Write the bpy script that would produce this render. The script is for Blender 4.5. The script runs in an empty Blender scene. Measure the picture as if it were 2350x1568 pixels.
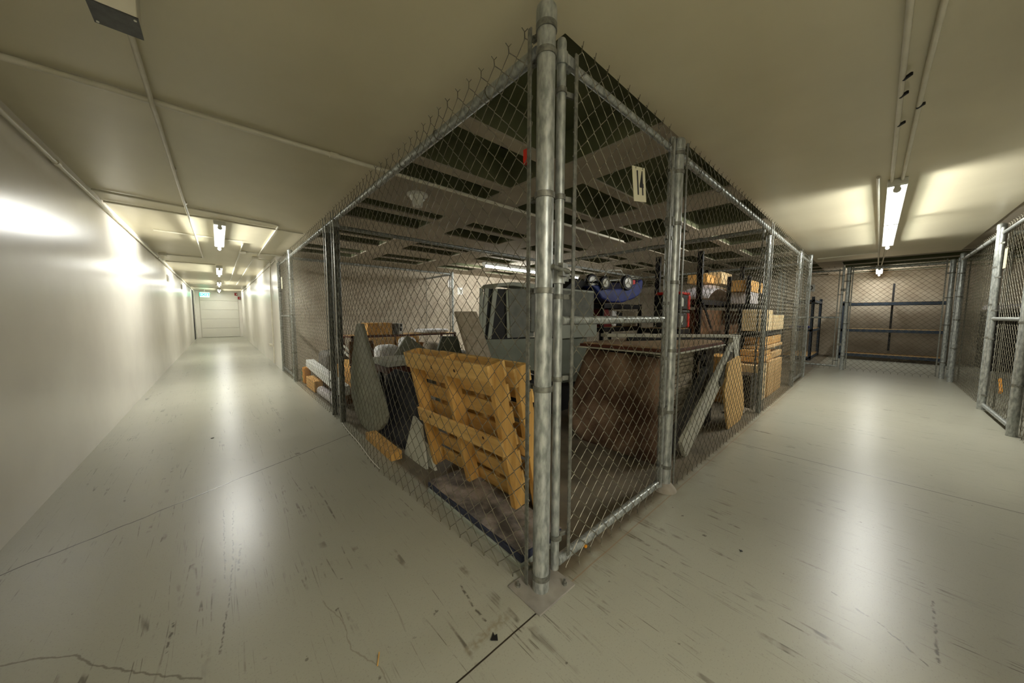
import bpy, math, random
from mathutils import Vector, Matrix
random.seed(7)
SC = bpy.context.scene
COL = SC.collection
R = math.radians

# ------------------------------------------------------------------ camera
cam_data = bpy.data.cameras.new('camera')
cam = bpy.data.objects.new('camera', cam_data)
COL.objects.link(cam)
cam_data.sensor_fit = 'HORIZONTAL'
cam_data.sensor_width = 36.0
cam_data.lens = 747.55 / 2350 * 36.0
cam_data.clip_start = 0.02
cam_data.clip_end = 100
_yaw, _pit, _rol = R(41.95), R(4.55), R(0.1734)
fw = Vector((math.sin(_yaw)*math.cos(_pit), math.cos(_yaw)*math.cos(_pit), -math.sin(_pit)))
rt = Vector((math.cos(_yaw), -math.sin(_yaw), 0))
up = rt.cross(fw)
rt2 = rt*math.cos(_rol) + up*math.sin(_rol)
up2 = up*math.cos(_rol) - rt*math.sin(_rol)
m = Matrix((rt2, up2, -fw)).transposed().to_4x4()
m.translation = Vector((-0.9500, -0.8724, 1.15))
cam.matrix_world = m
SC.camera = cam

# ------------------------------------------------------------------ world, exposure
w = bpy.data.worlds.new('world'); SC.world = w; w.use_nodes = True
w.node_tree.nodes['Background'].inputs[0].default_value = (0.55, 0.55, 0.5, 1)
w.node_tree.nodes['Background'].inputs[1].default_value = 0.02
SC.view_settings.view_transform = 'Standard'
SC.view_settings.look = 'None'
SC.view_settings.gamma = 1.0
SC.view_settings.use_curve_mapping = False
SC.view_settings.exposure = 1.0

CEIL = 2.35

# ------------------------------------------------------------------ materials
def lin(c):
    return tuple(((x/12.92) if x <= 0.04045 else ((x+0.055)/1.055)**2.4) for x in c) + (1.0,)

def mat(name, c1, c2=None, scale=6.0, rough=0.5, metal=0.0, bump=0.0, bscale=40.0, stretch=(1, 1, 1), detail=4.0,
        contrast=(0.35, 0.65), emit=None, spec=0.5, rvar=0.0, alpha=None):
    mt = bpy.data.materials.new(name); mt.use_nodes = True
    nt = mt.node_tree; b = nt.nodes['Principled BSDF']
    b.inputs['Roughness'].default_value = rough
    b.inputs['Metallic'].default_value = metal
    b.inputs['Specular IOR Level'].default_value = spec
    tc = nt.nodes.new('ShaderNodeTexCoord'); mp = nt.nodes.new('ShaderNodeMapping')
    mp.inputs['Scale'].default_value = stretch
    nt.links.new(tc.outputs['Object'], mp.inputs['Vector'])
    if c2 is not None:
        n = nt.nodes.new('ShaderNodeTexNoise'); n.inputs['Scale'].default_value = scale; n.inputs['Detail'].default_value = detail
        nt.links.new(mp.outputs[0], n.inputs['Vector'])
        r = nt.nodes.new('ShaderNodeValToRGB')
        r.color_ramp.elements[0].position = contrast[0]; r.color_ramp.elements[1].position = contrast[1]
        r.color_ramp.elements[0].color = lin(c1); r.color_ramp.elements[1].color = lin(c2)
        nt.links.new(n.outputs['Fac'], r.inputs[0]); nt.links.new(r.outputs[0], b.inputs['Base Color'])
        if rvar:
            mr = nt.nodes.new('ShaderNodeMapRange'); mr.inputs[3].default_value = max(0, rough-rvar); mr.inputs[4].default_value = rough+rvar
            nt.links.new(n.outputs['Fac'], mr.inputs[0]); nt.links.new(mr.outputs[0], b.inputs['Roughness'])
    else:
        b.inputs['Base Color'].default_value = lin(c1)
    if bump:
        n2 = nt.nodes.new('ShaderNodeTexNoise'); n2.inputs['Scale'].default_value = bscale; n2.inputs['Detail'].default_value = 3
        nt.links.new(mp.outputs[0], n2.inputs['Vector'])
        bp = nt.nodes.new('ShaderNodeBump'); bp.inputs['Strength'].default_value = bump; bp.inputs['Distance'].default_value = 0.01
        nt.links.new(n2.outputs['Fac'], bp.inputs['Height']); nt.links.new(bp.outputs[0], b.inputs['Normal'])
    if emit:
        b.inputs['Emission Color'].default_value = lin(emit[0]); b.inputs['Emission Strength'].default_value = emit[1]
    if alpha is not None:
        b.inputs['Transmission Weight'].default_value = alpha
    return mt

def floor_material():
    mt = bpy.data.materials.new('painted_concrete_floor'); mt.use_nodes = True
    nt = mt.node_tree; N = nt.nodes; L = nt.links; b = N['Principled BSDF']
    tc = N.new('ShaderNodeTexCoord'); P = tc.outputs['Object']
    sep = N.new('ShaderNodeSeparateXYZ'); L.new(P, sep.inputs[0])
    X, Y = sep.outputs[0], sep.outputs[1]
    def mth(op, a, c=None, d=None, clamp=False):
        n = N.new('ShaderNodeMath'); n.operation = op; n.use_clamp = clamp
        for i, v in enumerate((a, c, d)):
            if v is None: continue
            if isinstance(v, (int, float)): n.inputs[i].default_value = v
            else: L.new(v, n.inputs[i])
        return n.outputs[0]
    def noise(scale, stretch=(1, 1, 1), rot=0, detail=4, rough=0.5):
        mp = N.new('ShaderNodeMapping'); mp.inputs['Scale'].default_value = stretch; mp.inputs['Rotation'].default_value = (0, 0, rot)
        L.new(P, mp.inputs['Vector'])
        n = N.new('ShaderNodeTexNoise'); n.inputs['Scale'].default_value = scale; n.inputs['Detail'].default_value = detail
        n.inputs['Roughness'].default_value = rough
        L.new(mp.outputs[0], n.inputs['Vector']); return n.outputs['Fac']
    def ramp(v, a, c):
        n = N.new('ShaderNodeMapRange'); n.inputs[1].default_value = a; n.inputs[2].default_value = c; L.new(v, n.inputs[0]); return n.outputs[0]
    def mix(f, a, c):
        n = N.new('ShaderNodeMix'); n.data_type = 'RGBA'
        L.new(f, n.inputs[0])
        for i, v in ((6, a), (7, c)):
            if isinstance(v, tuple): n.inputs[i].default_value = v
            else: L.new(v, n.inputs[i])
        return n.outputs[2]
    wob = noise(7, detail=6)
    base = mix(ramp(noise(1.7, detail=3), .2, .8), lin((.60, .595, .535)), lin((.635, .63, .57)))
    # fine speckle
    base = mix(mth('MULTIPLY', ramp(noise(160, detail=2), .60, .72), .35), base, lin((.42, .40, .34)))
    # worn scratches in several directions: thin lines broken up by a patchy mask
    def scratch(rot, freq, seed, k, base):
        mp = N.new('ShaderNodeMapping'); mp.inputs['Rotation'].default_value = (0, 0, rot); mp.inputs['Location'].default_value = (seed, seed*.7, 0)
        mp.inputs['Scale'].default_value = (freq, freq*.035, 1)
        L.new(P, mp.inputs['Vector'])
        v = N.new('ShaderNodeTexNoise'); v.inputs['Scale'].default_value = 1.0; v.inputs['Detail'].default_value = 2; L.new(mp.outputs[0], v.inputs['Vector'])
        line = ramp(mth('ABSOLUTE', mth('SUBTRACT', v.outputs['Fac'], .5)), .0065, .001)
        mask = mth('MULTIPLY', ramp(noise(2.1+seed*.1, (1, 1, 1), rot, 3), .52, .66), ramp(noise(17, detail=2), .42, .56))
        return mix(mth('MULTIPLY', mth('MULTIPLY', line, mask), k), base, lin((.30, .27, .22)))
    for ro, fq, sd in ((.05, 9, 1.3), (-.35, 8, 4.1), (1.45, 8, 7.7), (.8, 7, 11.2), (-1.1, 7, 15.5)):
        base = scratch(ro, fq, sd, .8, base)
    # scattered scuffs
    sp = mth('MULTIPLY', ramp(noise(22, detail=3), .70, .74), ramp(noise(1.4), .48, .62))
    base = mix(mth('MULTIPLY', sp, .8), base, lin((.25, .22, .18)))
    # bare dusty slab inside the cages
    inside = mth('MULTIPLY', ramp(mth('ADD', X, mth('MULTIPLY', wob, .03)), .03, .06), ramp(mth('ADD', Y, mth('MULTIPLY', wob, .03)), -.02, .01))
    dust = mix(ramp(noise(3.2, detail=7), .35, .65), lin((.36, .335, .28)), lin((.50, .46, .39)))
    base = mix(inside, base, dust)
    # brown dirt along the gate side
    edge = mth('MULTIPLY', ramp(mth('ABSOLUTE', mth('ADD', Y, .0)), .14, .02), ramp(X, .05, .15))
    base = mix(mth('MULTIPLY', mth('MULTIPLY', edge, ramp(wob, .3, .6)), .65), base, lin((.43, .385, .30)))
    # individual cracks, wheel marks and stains: distance to short floor segments
    wx = mth('ADD', X, mth('MULTIPLY', mth('SUBTRACT', noise(30, detail=4), .5), .02))
    wy = mth('ADD', Y, mth('MULTIPLY', mth('SUBTRACT', noise(27, detail=4), .5), .02))
    def seg(a, b_, wd):
        (ax, ay), (bx_, by_) = a, b_; dx, dy = bx_-ax, by_-ay; q = dx*dx+dy*dy
        t = mth('MULTIPLY', mth('ADD', mth('MULTIPLY', mth('SUBTRACT', wx, ax), dx), mth('MULTIPLY', mth('SUBTRACT', wy, ay), dy)), 1/q, clamp=True)
        ex = mth('SUBTRACT', mth('SUBTRACT', wx, ax), mth('MULTIPLY', t, dx)); ey = mth('SUBTRACT', mth('SUBTRACT', wy, ay), mth('MULTIPLY', t, dy))
        d = mth('SQRT', mth('ADD', mth('MULTIPLY', ex, ex), mth('MULTIPLY', ey, ey)))
        return ramp(d, wd, wd*.3)
    def poly(pts, wd):
        r_ = None
        for i in range(len(pts)-1):
            v = seg(pts[i], pts[i+1], wd); r_ = v if r_ is None else mth('MAXIMUM', r_, v)
        return r_
    broken = ramp(noise(38, detail=2), .42, .56)
    solid_ = poly([(-1.541, .977), (-1.455, .929), (-1.366, .863), (-1.313, .773), (-1.171, .613), (-1.051, .484)], .0045)
    thin_ = poly([(-.697, .548), (-.658, .388), (-.669, .269), (-.616, .147), (-.612, .083)], .003)
    dots = None
    for pp, wd in (([(-.944, 1.599), (-.96, 1.064), (-.972, .85), (-1.004, .549)], .004), ([(-.986, 1.636), (-.986, .952)], .0035), ([(-.926, 1.189), (-.942, .977)], .006),
                   ([(-1.131, .811), (-1.144, .675)], .006), ([(.9, -.822), (.831, -.965), (.733, -1.059)], .005), ([(1.146, -1.097), (.779, -1.081)], .006),
                   ([(-.237, .252), (-.258, .125), (-.259, .044)], .007)):
        v = poly(pp, wd); dots = v if dots is None else mth('MAXIMUM', dots, v)
    base = mix(mth('MULTIPLY', mth('MULTIPLY', dots, broken), .8), base, lin((.24, .21, .16)))
    base = mix(mth('MULTIPLY', solid_, .6), base, lin((.28, .25, .18)))
    base = mix(mth('MULTIPLY', thin_, .4), base, lin((.38, .34, .27)))
    base = mix(mth('MULTIPLY', mth('MULTIPLY', seg((-.20, .004), (-.36, -.004), .028), ramp(noise(60, detail=4), .35, .6)), .5), base, lin((.44, .39, .27)))
    # joints and cracks
    j1 = mth('ABSOLUTE', mth('SUBTRACT', mth('SUBTRACT', Y, mth('MULTIPLY', X, .494)), mth('ADD', 2.49, mth('MULTIPLY', mth('SUBTRACT', wob, .5), .05))))
    j1 = mth('MULTIPLY', ramp(j1, .006, .0025), ramp(X, .0, -.02))
    j2 = mth('MULTIPLY', ramp(mth('ABSOLUTE', mth('SUBTRACT', X, mth('ADD', 2.5, mth('MULTIPLY', wob, .006)))), .005, .002), ramp(Y, -.03, -.05))
    j3 = mth('MULTIPLY', ramp(mth('ABSOLUTE', mth('ADD', Y, mth('ADD', .062, mth('MULTIPLY', wob, .004)))), .004, .0018), ramp(X, -.06, -.08))
    j4 = mth('MULTIPLY', mth('MULTIPLY', ramp(mth('ABSOLUTE', mth('ADD', Y, mth('ADD', .058, mth('MULTIPLY', wob, .006)))), .004, .0018), ramp(X, .12, .14)), .6)
    j5 = mth('MULTIPLY', ramp(mth('ABSOLUTE', mth('SUBTRACT', Y, mth('ADD', 5.9, mth('MULTIPLY', wob, .05)))), .005, .002), ramp(X, -.05, -.1))
    jj = mth('MAXIMUM', mth('MAXIMUM', j1, j2), mth('MAXIMUM', j3, mth('MULTIPLY', j5, .35)))
    base = mix(jj, base, lin((.17, .14, .10)))
    base = mix(j4, base, lin((.55, .42, .30)))
    L.new(base, b.inputs['Base Color'])
    rr = mth('ADD', .31, mth('MULTIPLY', inside, .36))
    L.new(rr, b.inputs['Roughness'])
    b.inputs['Specular IOR Level'].default_value = .36
    bp = N.new('ShaderNodeBump'); bp.inputs['Strength'].default_value = .12; bp.inputs['Distance'].default_value = .01
    h = mth('SUBTRACT', mth('MULTIPLY', noise(9, detail=5), .35), mth('MULTIPLY', jj, .8))
    L.new(h, bp.inputs['Height']); L.new(bp.outputs[0], b.inputs['Normal'])
    return mt

M = {}
M['floor'] = floor_material()
M['wall'] = mat('cream_gloss_wall_paint', (.86, .84, .80), (.89, .875, .83), 1.5, rough=.26, bump=.05, bscale=3.5, spec=.45)
M['ceil'] = mat('cream_ceiling_paint', (.80, .77, .66), (.83, .80, .69), 1.5, rough=.33, bump=.03, bscale=3, spec=.4)
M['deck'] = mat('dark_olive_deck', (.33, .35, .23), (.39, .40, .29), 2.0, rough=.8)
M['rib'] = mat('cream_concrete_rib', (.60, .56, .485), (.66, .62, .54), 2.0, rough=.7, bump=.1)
M['block'] = mat('raw_beige_wall', (.66, .61, .53), (.73, .69, .61), 3.0, rough=.8, bump=.15, bscale=30)
M['white'] = mat('white_painted_metal', (.86, .86, .82), rough=.35)
M['pipe'] = mat('cream_painted_conduit', (.82, .80, .72), (.86, .84, .77), 8, rough=.4)
M['galv'] = mat('galvanised_steel', (.50, .52, .50), (.70, .71, .69), 60, rough=.36, metal=.45, stretch=(1, 1, .35), bump=.05, bscale=90)
M['galv_deep'] = mat('dark_galvanised_pipe', (.24, .25, .23), (.44, .45, .42), 70, rough=.35, metal=.85, stretch=(1, 1, .3), bump=.05, bscale=90)  # darker, more metallic version of the galvanised steel, for the close post pair
M['galv_dark'] = mat('dull_galvanised_fitting', (.38, .38, .35), (.52, .52, .48), 50, rough=.5, metal=.5)
M['wire'] = mat('galvanised_wire', (.35, .335, .28), (.48, .46, .385), 30, rough=.45, metal=.5)
M['pine'] = mat('orange_pine', (.76, .57, .28), (.85, .68, .39), 5, rough=.6, stretch=(6, 6, .7), bump=.05, detail=5)
M['pine_h'] = mat('orange_pine_board', (.80, .62, .34), (.89, .74, .46), 5, rough=.6, stretch=(6, .7, 6), bump=.05, detail=5)
M['knot'] = mat('pine_knot', (.28, .16, .06), rough=.7)
M['card'] = mat('cardboard', (.78, .63, .42), (.84, .70, .49), 5, rough=.8)
M['card_l'] = mat('light_cardboard', (.85, .74, .54), (.90, .80, .62), 5, rough=.8)
M['card_o'] = mat('orange_cardboard', (.80, .60, .32), (.86, .67, .40), 5, rough=.8)
M['card_d'] = mat('brown_cardboard', (.33, .22, .12), (.42, .29, .16), 6, rough=.8)
M['navy'] = mat('navy_board', (.17, .18, .21), (.25, .26, .30), 8, rough=.7)
M['navy_rug'] = mat('dusty_charcoal_mat', (.36, .34, .33), (.60, .56, .53), 9, rough=.95, detail=8, contrast=(.4, .62), bump=.4, bscale=60)
M['navy_side'] = mat('navy_mat_edge', (.13, .15, .22), (.19, .21, .29), 20, rough=.8)
M['grey_board'] = mat('grey_green_board', (.50, .50, .44), (.57, .57, .50), 9, rough=.75, bump=.1)
M['grey_edge'] = mat('dark_green_edge', (.17, .20, .16), rough=.7)
M['grey_felt'] = mat('grey_felt_panel', (.42, .43, .41), (.50, .51, .48), 10, rough=.9, bump=.2, bscale=120)
M['grey_trim'] = mat('grey_laminate', (.58, .60, .55), (.63, .65, .60), 5, rough=.5)
M['grey_low'] = mat('grey_green_laminate', (.42, .44, .39), (.47, .49, .44), 6, rough=.6)
M['black'] = mat('black_plastic', (.05, .05, .05), rough=.6)
M['blackm'] = mat('black_painted_steel', (.07, .07, .08), (.11, .11, .12), 20, rough=.4, metal=.2)
M['plush'] = mat('brown_plush', (.30, .21, .15), (.56, .46, .37), 3.0, rough=1.0, bump=.5, bscale=70, detail=7, contrast=(.38, .62))
M['whiteb'] = mat('white_board', (.72, .72, .66), (.78, .78, .72), 6, rough=.6)
M['carpet'] = mat('beige_carpet_strip', (.58, .54, .47), (.66, .62, .55), 30, rough=.95, bump=.3, bscale=150)
M['tabletop'] = mat('beige_wood_tabletop', (.60, .50, .38), (.68, .58, .46), 6, rough=.5, stretch=(1, 6, 1))
M['redbrown'] = mat('red_brown_edge', (.33, .16, .10), rough=.5)
M['greysteel'] = mat('grey_painted_steel', (.70, .70, .65), (.76, .76, .70), 10, rough=.45, metal=.1)
M['slat'] = mat('pale_grey_slat', (.66, .62, .54), (.74, .70, .62), 12, rough=.7, stretch=(1, 6, 6))
M['tanfelt'] = mat('tan_pressed_board', (.80, .65, .40), (.86, .72, .48), 20, rough=.85, bump=.1)
M['blue'] = mat('blue_plastic', (.10, .15, .38), (.14, .21, .48), 5, rough=.4)
M['red'] = mat('red_plastic', (.75, .13, .06), rough=.4)
M['dred'] = mat('dark_red_plastic', (.40, .05, .05), rough=.5)
M['yellow'] = mat('yellow_paint', (.75, .60, .10), rough=.5)
M['plastic'] = mat('clear_grey_plastic_sheet', (.66, .64, .64), (.84, .82, .84), 9, rough=.25, bump=.8, bscale=14, detail=6)
M['paper'] = mat('white_paper', (.88, .88, .86), rough=.7)
M['sign'] = mat('ivory_sign_plastic', (.80, .78, .66), rough=.45)
M['ink'] = mat('black_sign_ink', (.04, .04, .04), rough=.5)
M['whitefoam'] = mat('white_foam', (.84, .84, .84), (.90, .90, .90), 8, rough=.7)
M['bluesteel'] = mat('blue_grey_shelf_steel', (.15, .20, .25), (.20, .25, .30), 12, rough=.45)
M['particle'] = mat('particle_board', (.68, .55, .36), (.78, .65, .45), 60, rough=.75)
M['grey_fab'] = mat('grey_fabric', (.36, .35, .33), (.48, .47, .44), 14, rough=.95, bump=.4, bscale=50)
M['ochre'] = mat('ochre_plastic', (.80, .52, .10), rough=.5)
M['green'] = mat('green_plastic', (.1, .4, .25), rough=.5)
M['tube'] = mat('lit_fluorescent_tube', (.95, .95, .95), emit=((.98, 1.0, .97), 16.0))
M['reflector'] = mat('lit_white_reflector', (.92, .92, .90), rough=.25)
M['exit'] = mat('exit_face', (.75, .85, .80), rough=.4, emit=((.55, .95, .80), 0.9))
M['exitletters'] = mat('exit_letters', (.1, .75, .5), emit=((.10, .85, .55), 1.2))
M['fire_red'] = mat('fire_alarm_red', (.55, .04, .03), rough=.4)
M['darkgap'] = mat('dark_opening', (.03, .03, .03), rough=.9)
M['dmetal'] = mat('grey_cover_plate', (.27, .27, .26), (.33, .33, .32), 30, rough=.45, metal=.4)
M['door'] = mat('cream_door_paint', (.82, .81, .76), rough=.25)

# ------------------------------------------------------------------ geometry helpers
class MB:
    def __init__(s): s.v = []; s.f = []; s.mi = []; s.cur = 0
    def add(s, vs, fs):
        o = len(s.v); s.v += [Vector(p) for p in vs]
        for f in fs: s.f.append([i+o for i in f]); s.mi.append(s.cur)
        return s
    def box(s, x0, x1, y0, y1, z0, z1, T=None):
        vs = [Vector((x, y, z)) for z in (z0, z1) for y in (y0, y1) for x in (x0, x1)]
        if T is not None: vs = [T @ p for p in vs]
        return s.add(vs, [(0, 2, 3, 1), (4, 5, 7, 6), (0, 1, 5, 4), (2, 6, 7, 3), (0, 4, 6, 2), (1, 3, 7, 5)])
    def beam(s, a, b, w, h, upv=(0, 0, 1)):
        a = Vector(a); b = Vector(b); t = (b-a).normalized(); u = Vector(upv)
        if abs(t.dot(u)) > .98: u = Vector((1, 0, 0))
        n = t.cross(u).normalized(); u = n.cross(t)
        vs = []
        for p in (a, b):
            for i, j in ((-1, -1), (1, -1), (1, 1), (-1, 1)): vs.append(p + n*i*w/2 + u*j*h/2)
        return s.add(vs, [(3, 2, 1, 0), (4, 5, 6, 7), (0, 1, 5, 4), (1, 2, 6, 5), (2, 3, 7, 6), (3, 0, 4, 7)])
    def cyl(s, a, b, r, n=16, r2=None, caps=True):
        a = Vector(a); b = Vector(b); r2 = r if r2 is None else r2
        t = (b-a).normalized(); u = Vector((0, 0, 1)) if abs(t.z) < .9 else Vector((1, 0, 0))
        e1 = t.cross(u).normalized(); e2 = t.cross(e1)
        vs = []
        for p, q in ((a, r), (b, r2)):
            for k in range(n):
                g = 2*math.pi*k/n; vs.append(p + e1*math.cos(g)*q + e2*math.sin(g)*q)
        fs = [(k, (k+1) % n, n+(k+1) % n, n+k) for k in range(n)]
        if caps: fs += [tuple(range(n-1, -1, -1)), tuple(range(n, 2*n))]
        return s.add(vs, fs)
    def ring(s, c, ax, r, rr, w, n=20):       # flat band around a pipe
        c = Vector(c); ax = Vector(ax).normalized()
        return s.tubeprofile(c, ax, [(r, -w/2), (rr, -w/2), (rr, w/2), (r, w/2)], n, close=True)
    def tubeprofile(s, c, ax, prof, n=20, close=False):
        u = Vector((0, 0, 1)) if abs(ax.z) < .9 else Vector((1, 0, 0))
        e1 = ax.cross(u).normalized(); e2 = ax.cross(e1)
        vs = []; K = len(prof)
        for k in range(n):
            g = 2*math.pi*k/n; d = e1*math.cos(g)+e2*math.sin(g)
            for q, h in prof: vs.append(c+d*q+ax*h)
        fs = []
        for k in range(n):
            for j in range(K if close else K-1):
                a = k*K+j; b = k*K+(j+1) % K; c2 = ((k+1) % n)*K+(j+1) % K; d2 = ((k+1) % n)*K+j
                fs.append((a, b, c2, d2))
        return s.add(vs, fs)
    def lathe(s, c, prof, n=24, ax=(0, 0, 1)):
        return s.tubeprofile(Vector(c), Vector(ax).normalized(), prof, n)
    def sphere(s, c, r, n=12, sz=1.0):
        prof = [(max(1e-5, r*math.cos(a)), r*sz*math.sin(a)) for a in [math.pi*(-.5+i/(n//2)) for i in range(n//2+1)]]
        return s.lathe(c, prof, n)
    def tube(s, pts, r, n=8):
        pts = [Vector(p) for p in pts]; vs = []; prev = None
        for i, p in enumerate(pts):
            t = (pts[min(i+1, len(pts)-1)]-pts[max(i-1, 0)]).normalized()
            if prev is None:
                u = Vector((0, 0, 1)) if abs(t.z) < .9 else Vector((1, 0, 0)); e1 = t.cross(u).normalized()
            else:
                e1 = (prev - t*prev.dot(t)).normalized()
            prev = e1; e2 = t.cross(e1)
            for k in range(n):
                g = 2*math.pi*k/n; vs.append(p+e1*math.cos(g)*r+e2*math.sin(g)*r)
        fs = []
        for i in range(len(pts)-1):
            for k in range(n): fs.append((i*n+k, i*n+(k+1) % n, (i+1)*n+(k+1) % n, (i+1)*n+k))
        fs += [tuple(range(n-1, -1, -1)), tuple(range((len(pts)-1)*n, len(pts)*n))]
        return s.add(vs, fs)
    def prism(s, pts, d):                      # polygon (3D points) extruded by vector d
        pts = [Vector(p) for p in pts]; d = Vector(d); n = len(pts)
        fs = [tuple(range(n-1, -1, -1)), tuple(range(n, 2*n))]+[(k, (k+1) % n, n+(k+1) % n, n+k) for k in range(n)]
        return s.add(pts+[p+d for p in pts], fs)
    def grid(s, fn, nu, nv, thick=None):
        vs = [Vector(fn(i/nu, j/nv)) for j in range(nv+1) for i in range(nu+1)]
        fs = [(j*(nu+1)+i, j*(nu+1)+i+1, (j+1)*(nu+1)+i+1, (j+1)*(nu+1)+i) for j in range(nv) for i in range(nu)]
        return s.add(vs, fs)
    def build(s, name, mats, parent=None, loc=None, smooth=False, bevel=0, seg=2, solid=0, subd=0):
        if not isinstance(mats, (list, tuple)): mats = [mats]
        if parent is not None:
            off = root_loc(parent)
        else:
            if loc is None:
                xs = [p.x for p in s.v]; ys = [p.y for p in s.v]; zs = [p.z for p in s.v]
                loc = ((min(xs)+max(xs))/2, (min(ys)+max(ys))/2, min(zs))
            off = Vector(loc)
        me = bpy.data.meshes.new(name)
        me.from_pydata([tuple(p-off) for p in s.v], [], s.f)
        for mm in mats: me.materials.append(mm)
        if len(mats) > 1: me.polygons.foreach_set('material_index', s.mi)
        if smooth:
            me.polygons.foreach_set('use_smooth', [True]*len(me.polygons))
            try: me.set_sharp_from_angle(angle=R(40))
            except Exception: pass
        me.update()
        o = bpy.data.objects.new(name, me); COL.objects.link(o)
        if parent is not None: o.parent = parent
        else: o.location = off
        if solid:
            md = o.modifiers.new('s', 'SOLIDIFY'); md.thickness = solid; md.offset = 0
        if bevel:
            md = o.modifiers.new('b', 'BEVEL'); md.width = bevel; md.segments = seg; md.limit_method = 'ANGLE'
        if subd:
            md = o.modifiers.new('d', 'SUBSURF'); md.levels = subd; md.render_levels = subd
        return o

def root_loc(o):
    while o.parent is not None: o = o.parent
    return Vector(o.location)

def tag(o, label=None, cat=None, group=None, kind=None):
    if label: o['label'] = label
    if cat: o['category'] = cat
    if group: o['group'] = group
    if kind: o['kind'] = kind
    return o

def thing(name, loc, label, cat, group=None):
    o = bpy.data.objects.new(name, None); COL.objects.link(o); o.location = loc; o.empty_display_size = .1
    return tag(o, label, cat, group)

def struct(name, mb, m_, **k):
    return tag(mb.build(name, m_, loc=(0, 0, 0), **k), kind='structure')

def copy_thing(src, loc, label):
    c = src.copy(); COL.objects.link(c); c.location = loc; c['label'] = label
    for ch in src.children:
        d = ch.copy(); COL.objects.link(d); d.parent = c
        for g in ch.children:
            e = g.copy(); COL.objects.link(e); e.parent = d
    return c

# ------------------------------------------------------------------ light fixtures (the room's own lamps)
def area(name, loc, rot, sx, sy, power, parent, spread=180):
    ld = bpy.data.lights.new(name, 'AREA'); ld.shape = 'RECTANGLE'; ld.size = sx; ld.size_y = sy
    ld.energy = power; ld.color = (1.0, .985, .93); ld.spread = R(spread)
    o = bpy.data.objects.new(name, ld); COL.objects.link(o)
    o.parent = parent; o.location = Vector(loc)-root_loc(parent); o.rotation_euler = rot
    return o

def fixture(axis, a0, a1, c, label, power=22, z=CEIL, side=.26):
    """strip light on the ceiling: axis 'y' or 'x', from a0 to a1, centred on c"""
    def P(a, b, zz): return (b, a, zz) if axis == 'y' else (a, b, zz)
    mid = (a0+a1)/2
    t = thing('strip_light', P(mid, c, z-.01), label, 'ceiling light', 'fluorescent strip lights')
    mb = MB()
    def bx(mb, u0, u1, v0, v1, z0, z1):
        if axis == 'y': mb.box(v0, v1, u0, u1, z0, z1)
        else: mb.box(u0, u1, v0, v1, z0, z1)
    bx(mb, a0, a1, c-.06, c+.06, z-.055, z-.002)
    mb.build('housing', M['white'], t, bevel=.004)
    mb = MB(); bx(mb, a0+.01, a1-.01, c-.058, c+.058, z-.060, z-.056)
    mb.build('reflector', M['reflector'], t)
    mb = MB(); mb.cyl(P(a0+.03, c, z-.093), P(a1-.03, c, z-.093), .0165, 14)
    mb.build('tube', M['tube'], t, smooth=True)
    for u0, u1 in ((a0+.004, a0+.03), (a1-.03, a1-.004)):
        mb = MB(); bx(mb, u0, u1, c-.018, c+.018, z-.100, z-.055)
        mb.cyl(P(u0-.003, c, z-.093), P(u1+.003, c, z-.093), .024, 16)
        mb.build('lampholder', M['white'], t)
    # light given off by the tubes
    L = a1-a0-.08
    rz = R(90) if axis == 'y' else 0
    area('tube_glow_down', P(mid, c, z-.111), (0, 0, rz), L, .034, power, t)
    if axis == 'y':
        area('tube_glow_side', (c+.018, mid, z-.093), (0, R(-90), 0), .03, L, power*side, t, 64)
        area('tube_glow_side', (c-.018, mid, z-.093), (0, R(90), 0), .03, L, power*side, t, 64)
    else:
        area('tube_glow_side', (mid, c+.018, z-.093), (R(90), 0, 0), L, .03, power*side, t, 64)
        area('tube_glow_side', (mid, c-.018, z-.093), (R(-90), 0, 0), L, .03, power*side, t, 64)
    return t

PW = 26
fixture('y', 4.78, 6.63, -.88, 'nearest strip light over the white corridor, between crossing conduits', PW*.85, side=.17)
fixture('y', 9.98, 11.83, -.875, 'second strip light from the camera over the white corridor', PW*.36)
fixture('y', 14.7, 16.5, -.87, 'third strip light from the camera, small and far down the white corridor', PW*.38)
fixture('y', 19.2, 20.9, -.865, 'farthest strip light, just in front of the white end wall', PW*.4)
fixture('y', -4.4, -2.55, -.88, 'strip light behind the viewpoint, in the near end of the white corridor', PW*1.9)
fixture('x', 3.50, 5.33, -.93, 'large bright strip light nearest the camera over the right corridor', PW*.8)
fixture('x', 5.34, 7.17, -.93, 'strip light joined end to end beyond the nearest one over the right corridor', PW*.48)
fixture('x', 10.6, 12.3, -.865, 'small strip light beyond the far fence above the empty shelving', PW*.42)
fixture('x', 3.55, 5.30, 5.10, 'strip light glowing behind the mesh, just left of the corner post', PW*1.0, side=.12)
fixture('x', 5.32, 7.05, 5.10, 'strip light deep in the cages, joined to the one left of the corner post', PW*1.0, side=.12)

# ------------------------------------------------------------------ room shell
mb = MB(); mb.box(-1.9, 13.2, -7.2, 21.7, -.12, 0); struct('floor', mb, M['floor'])
mb = MB(); mb.box(-1.95, -1.8, -7.1, 21.6, 0, CEIL+.3); struct('wall_left', mb, M['wall'])
mb = MB(); mb.box(.1, 3.35, -1.95, -1.8, 0, CEIL+.3); mb.box(.1, .25, -7.0, -1.95, 0, CEIL+.3); mb.box(-1.8, .25, -7.1, -7.0, 0, CEIL+.3); struct('wall_back', mb, M['wall'])
mb = MB(); mb.box(-1.8, .15, 21.5, 21.65, 0, CEIL+.3); struct('wall_far', mb, M['wall'])
mb = MB(); mb.box(-.02, .15, 7.32, 21.5, 0, CEIL+.3); struct('wall_right', mb, M['wall'])
mb = MB(); mb.box(.15, 7.3, 7.32, 7.45, 0, CEIL+.3); struct('wall_cages', mb, M['block'])
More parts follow.
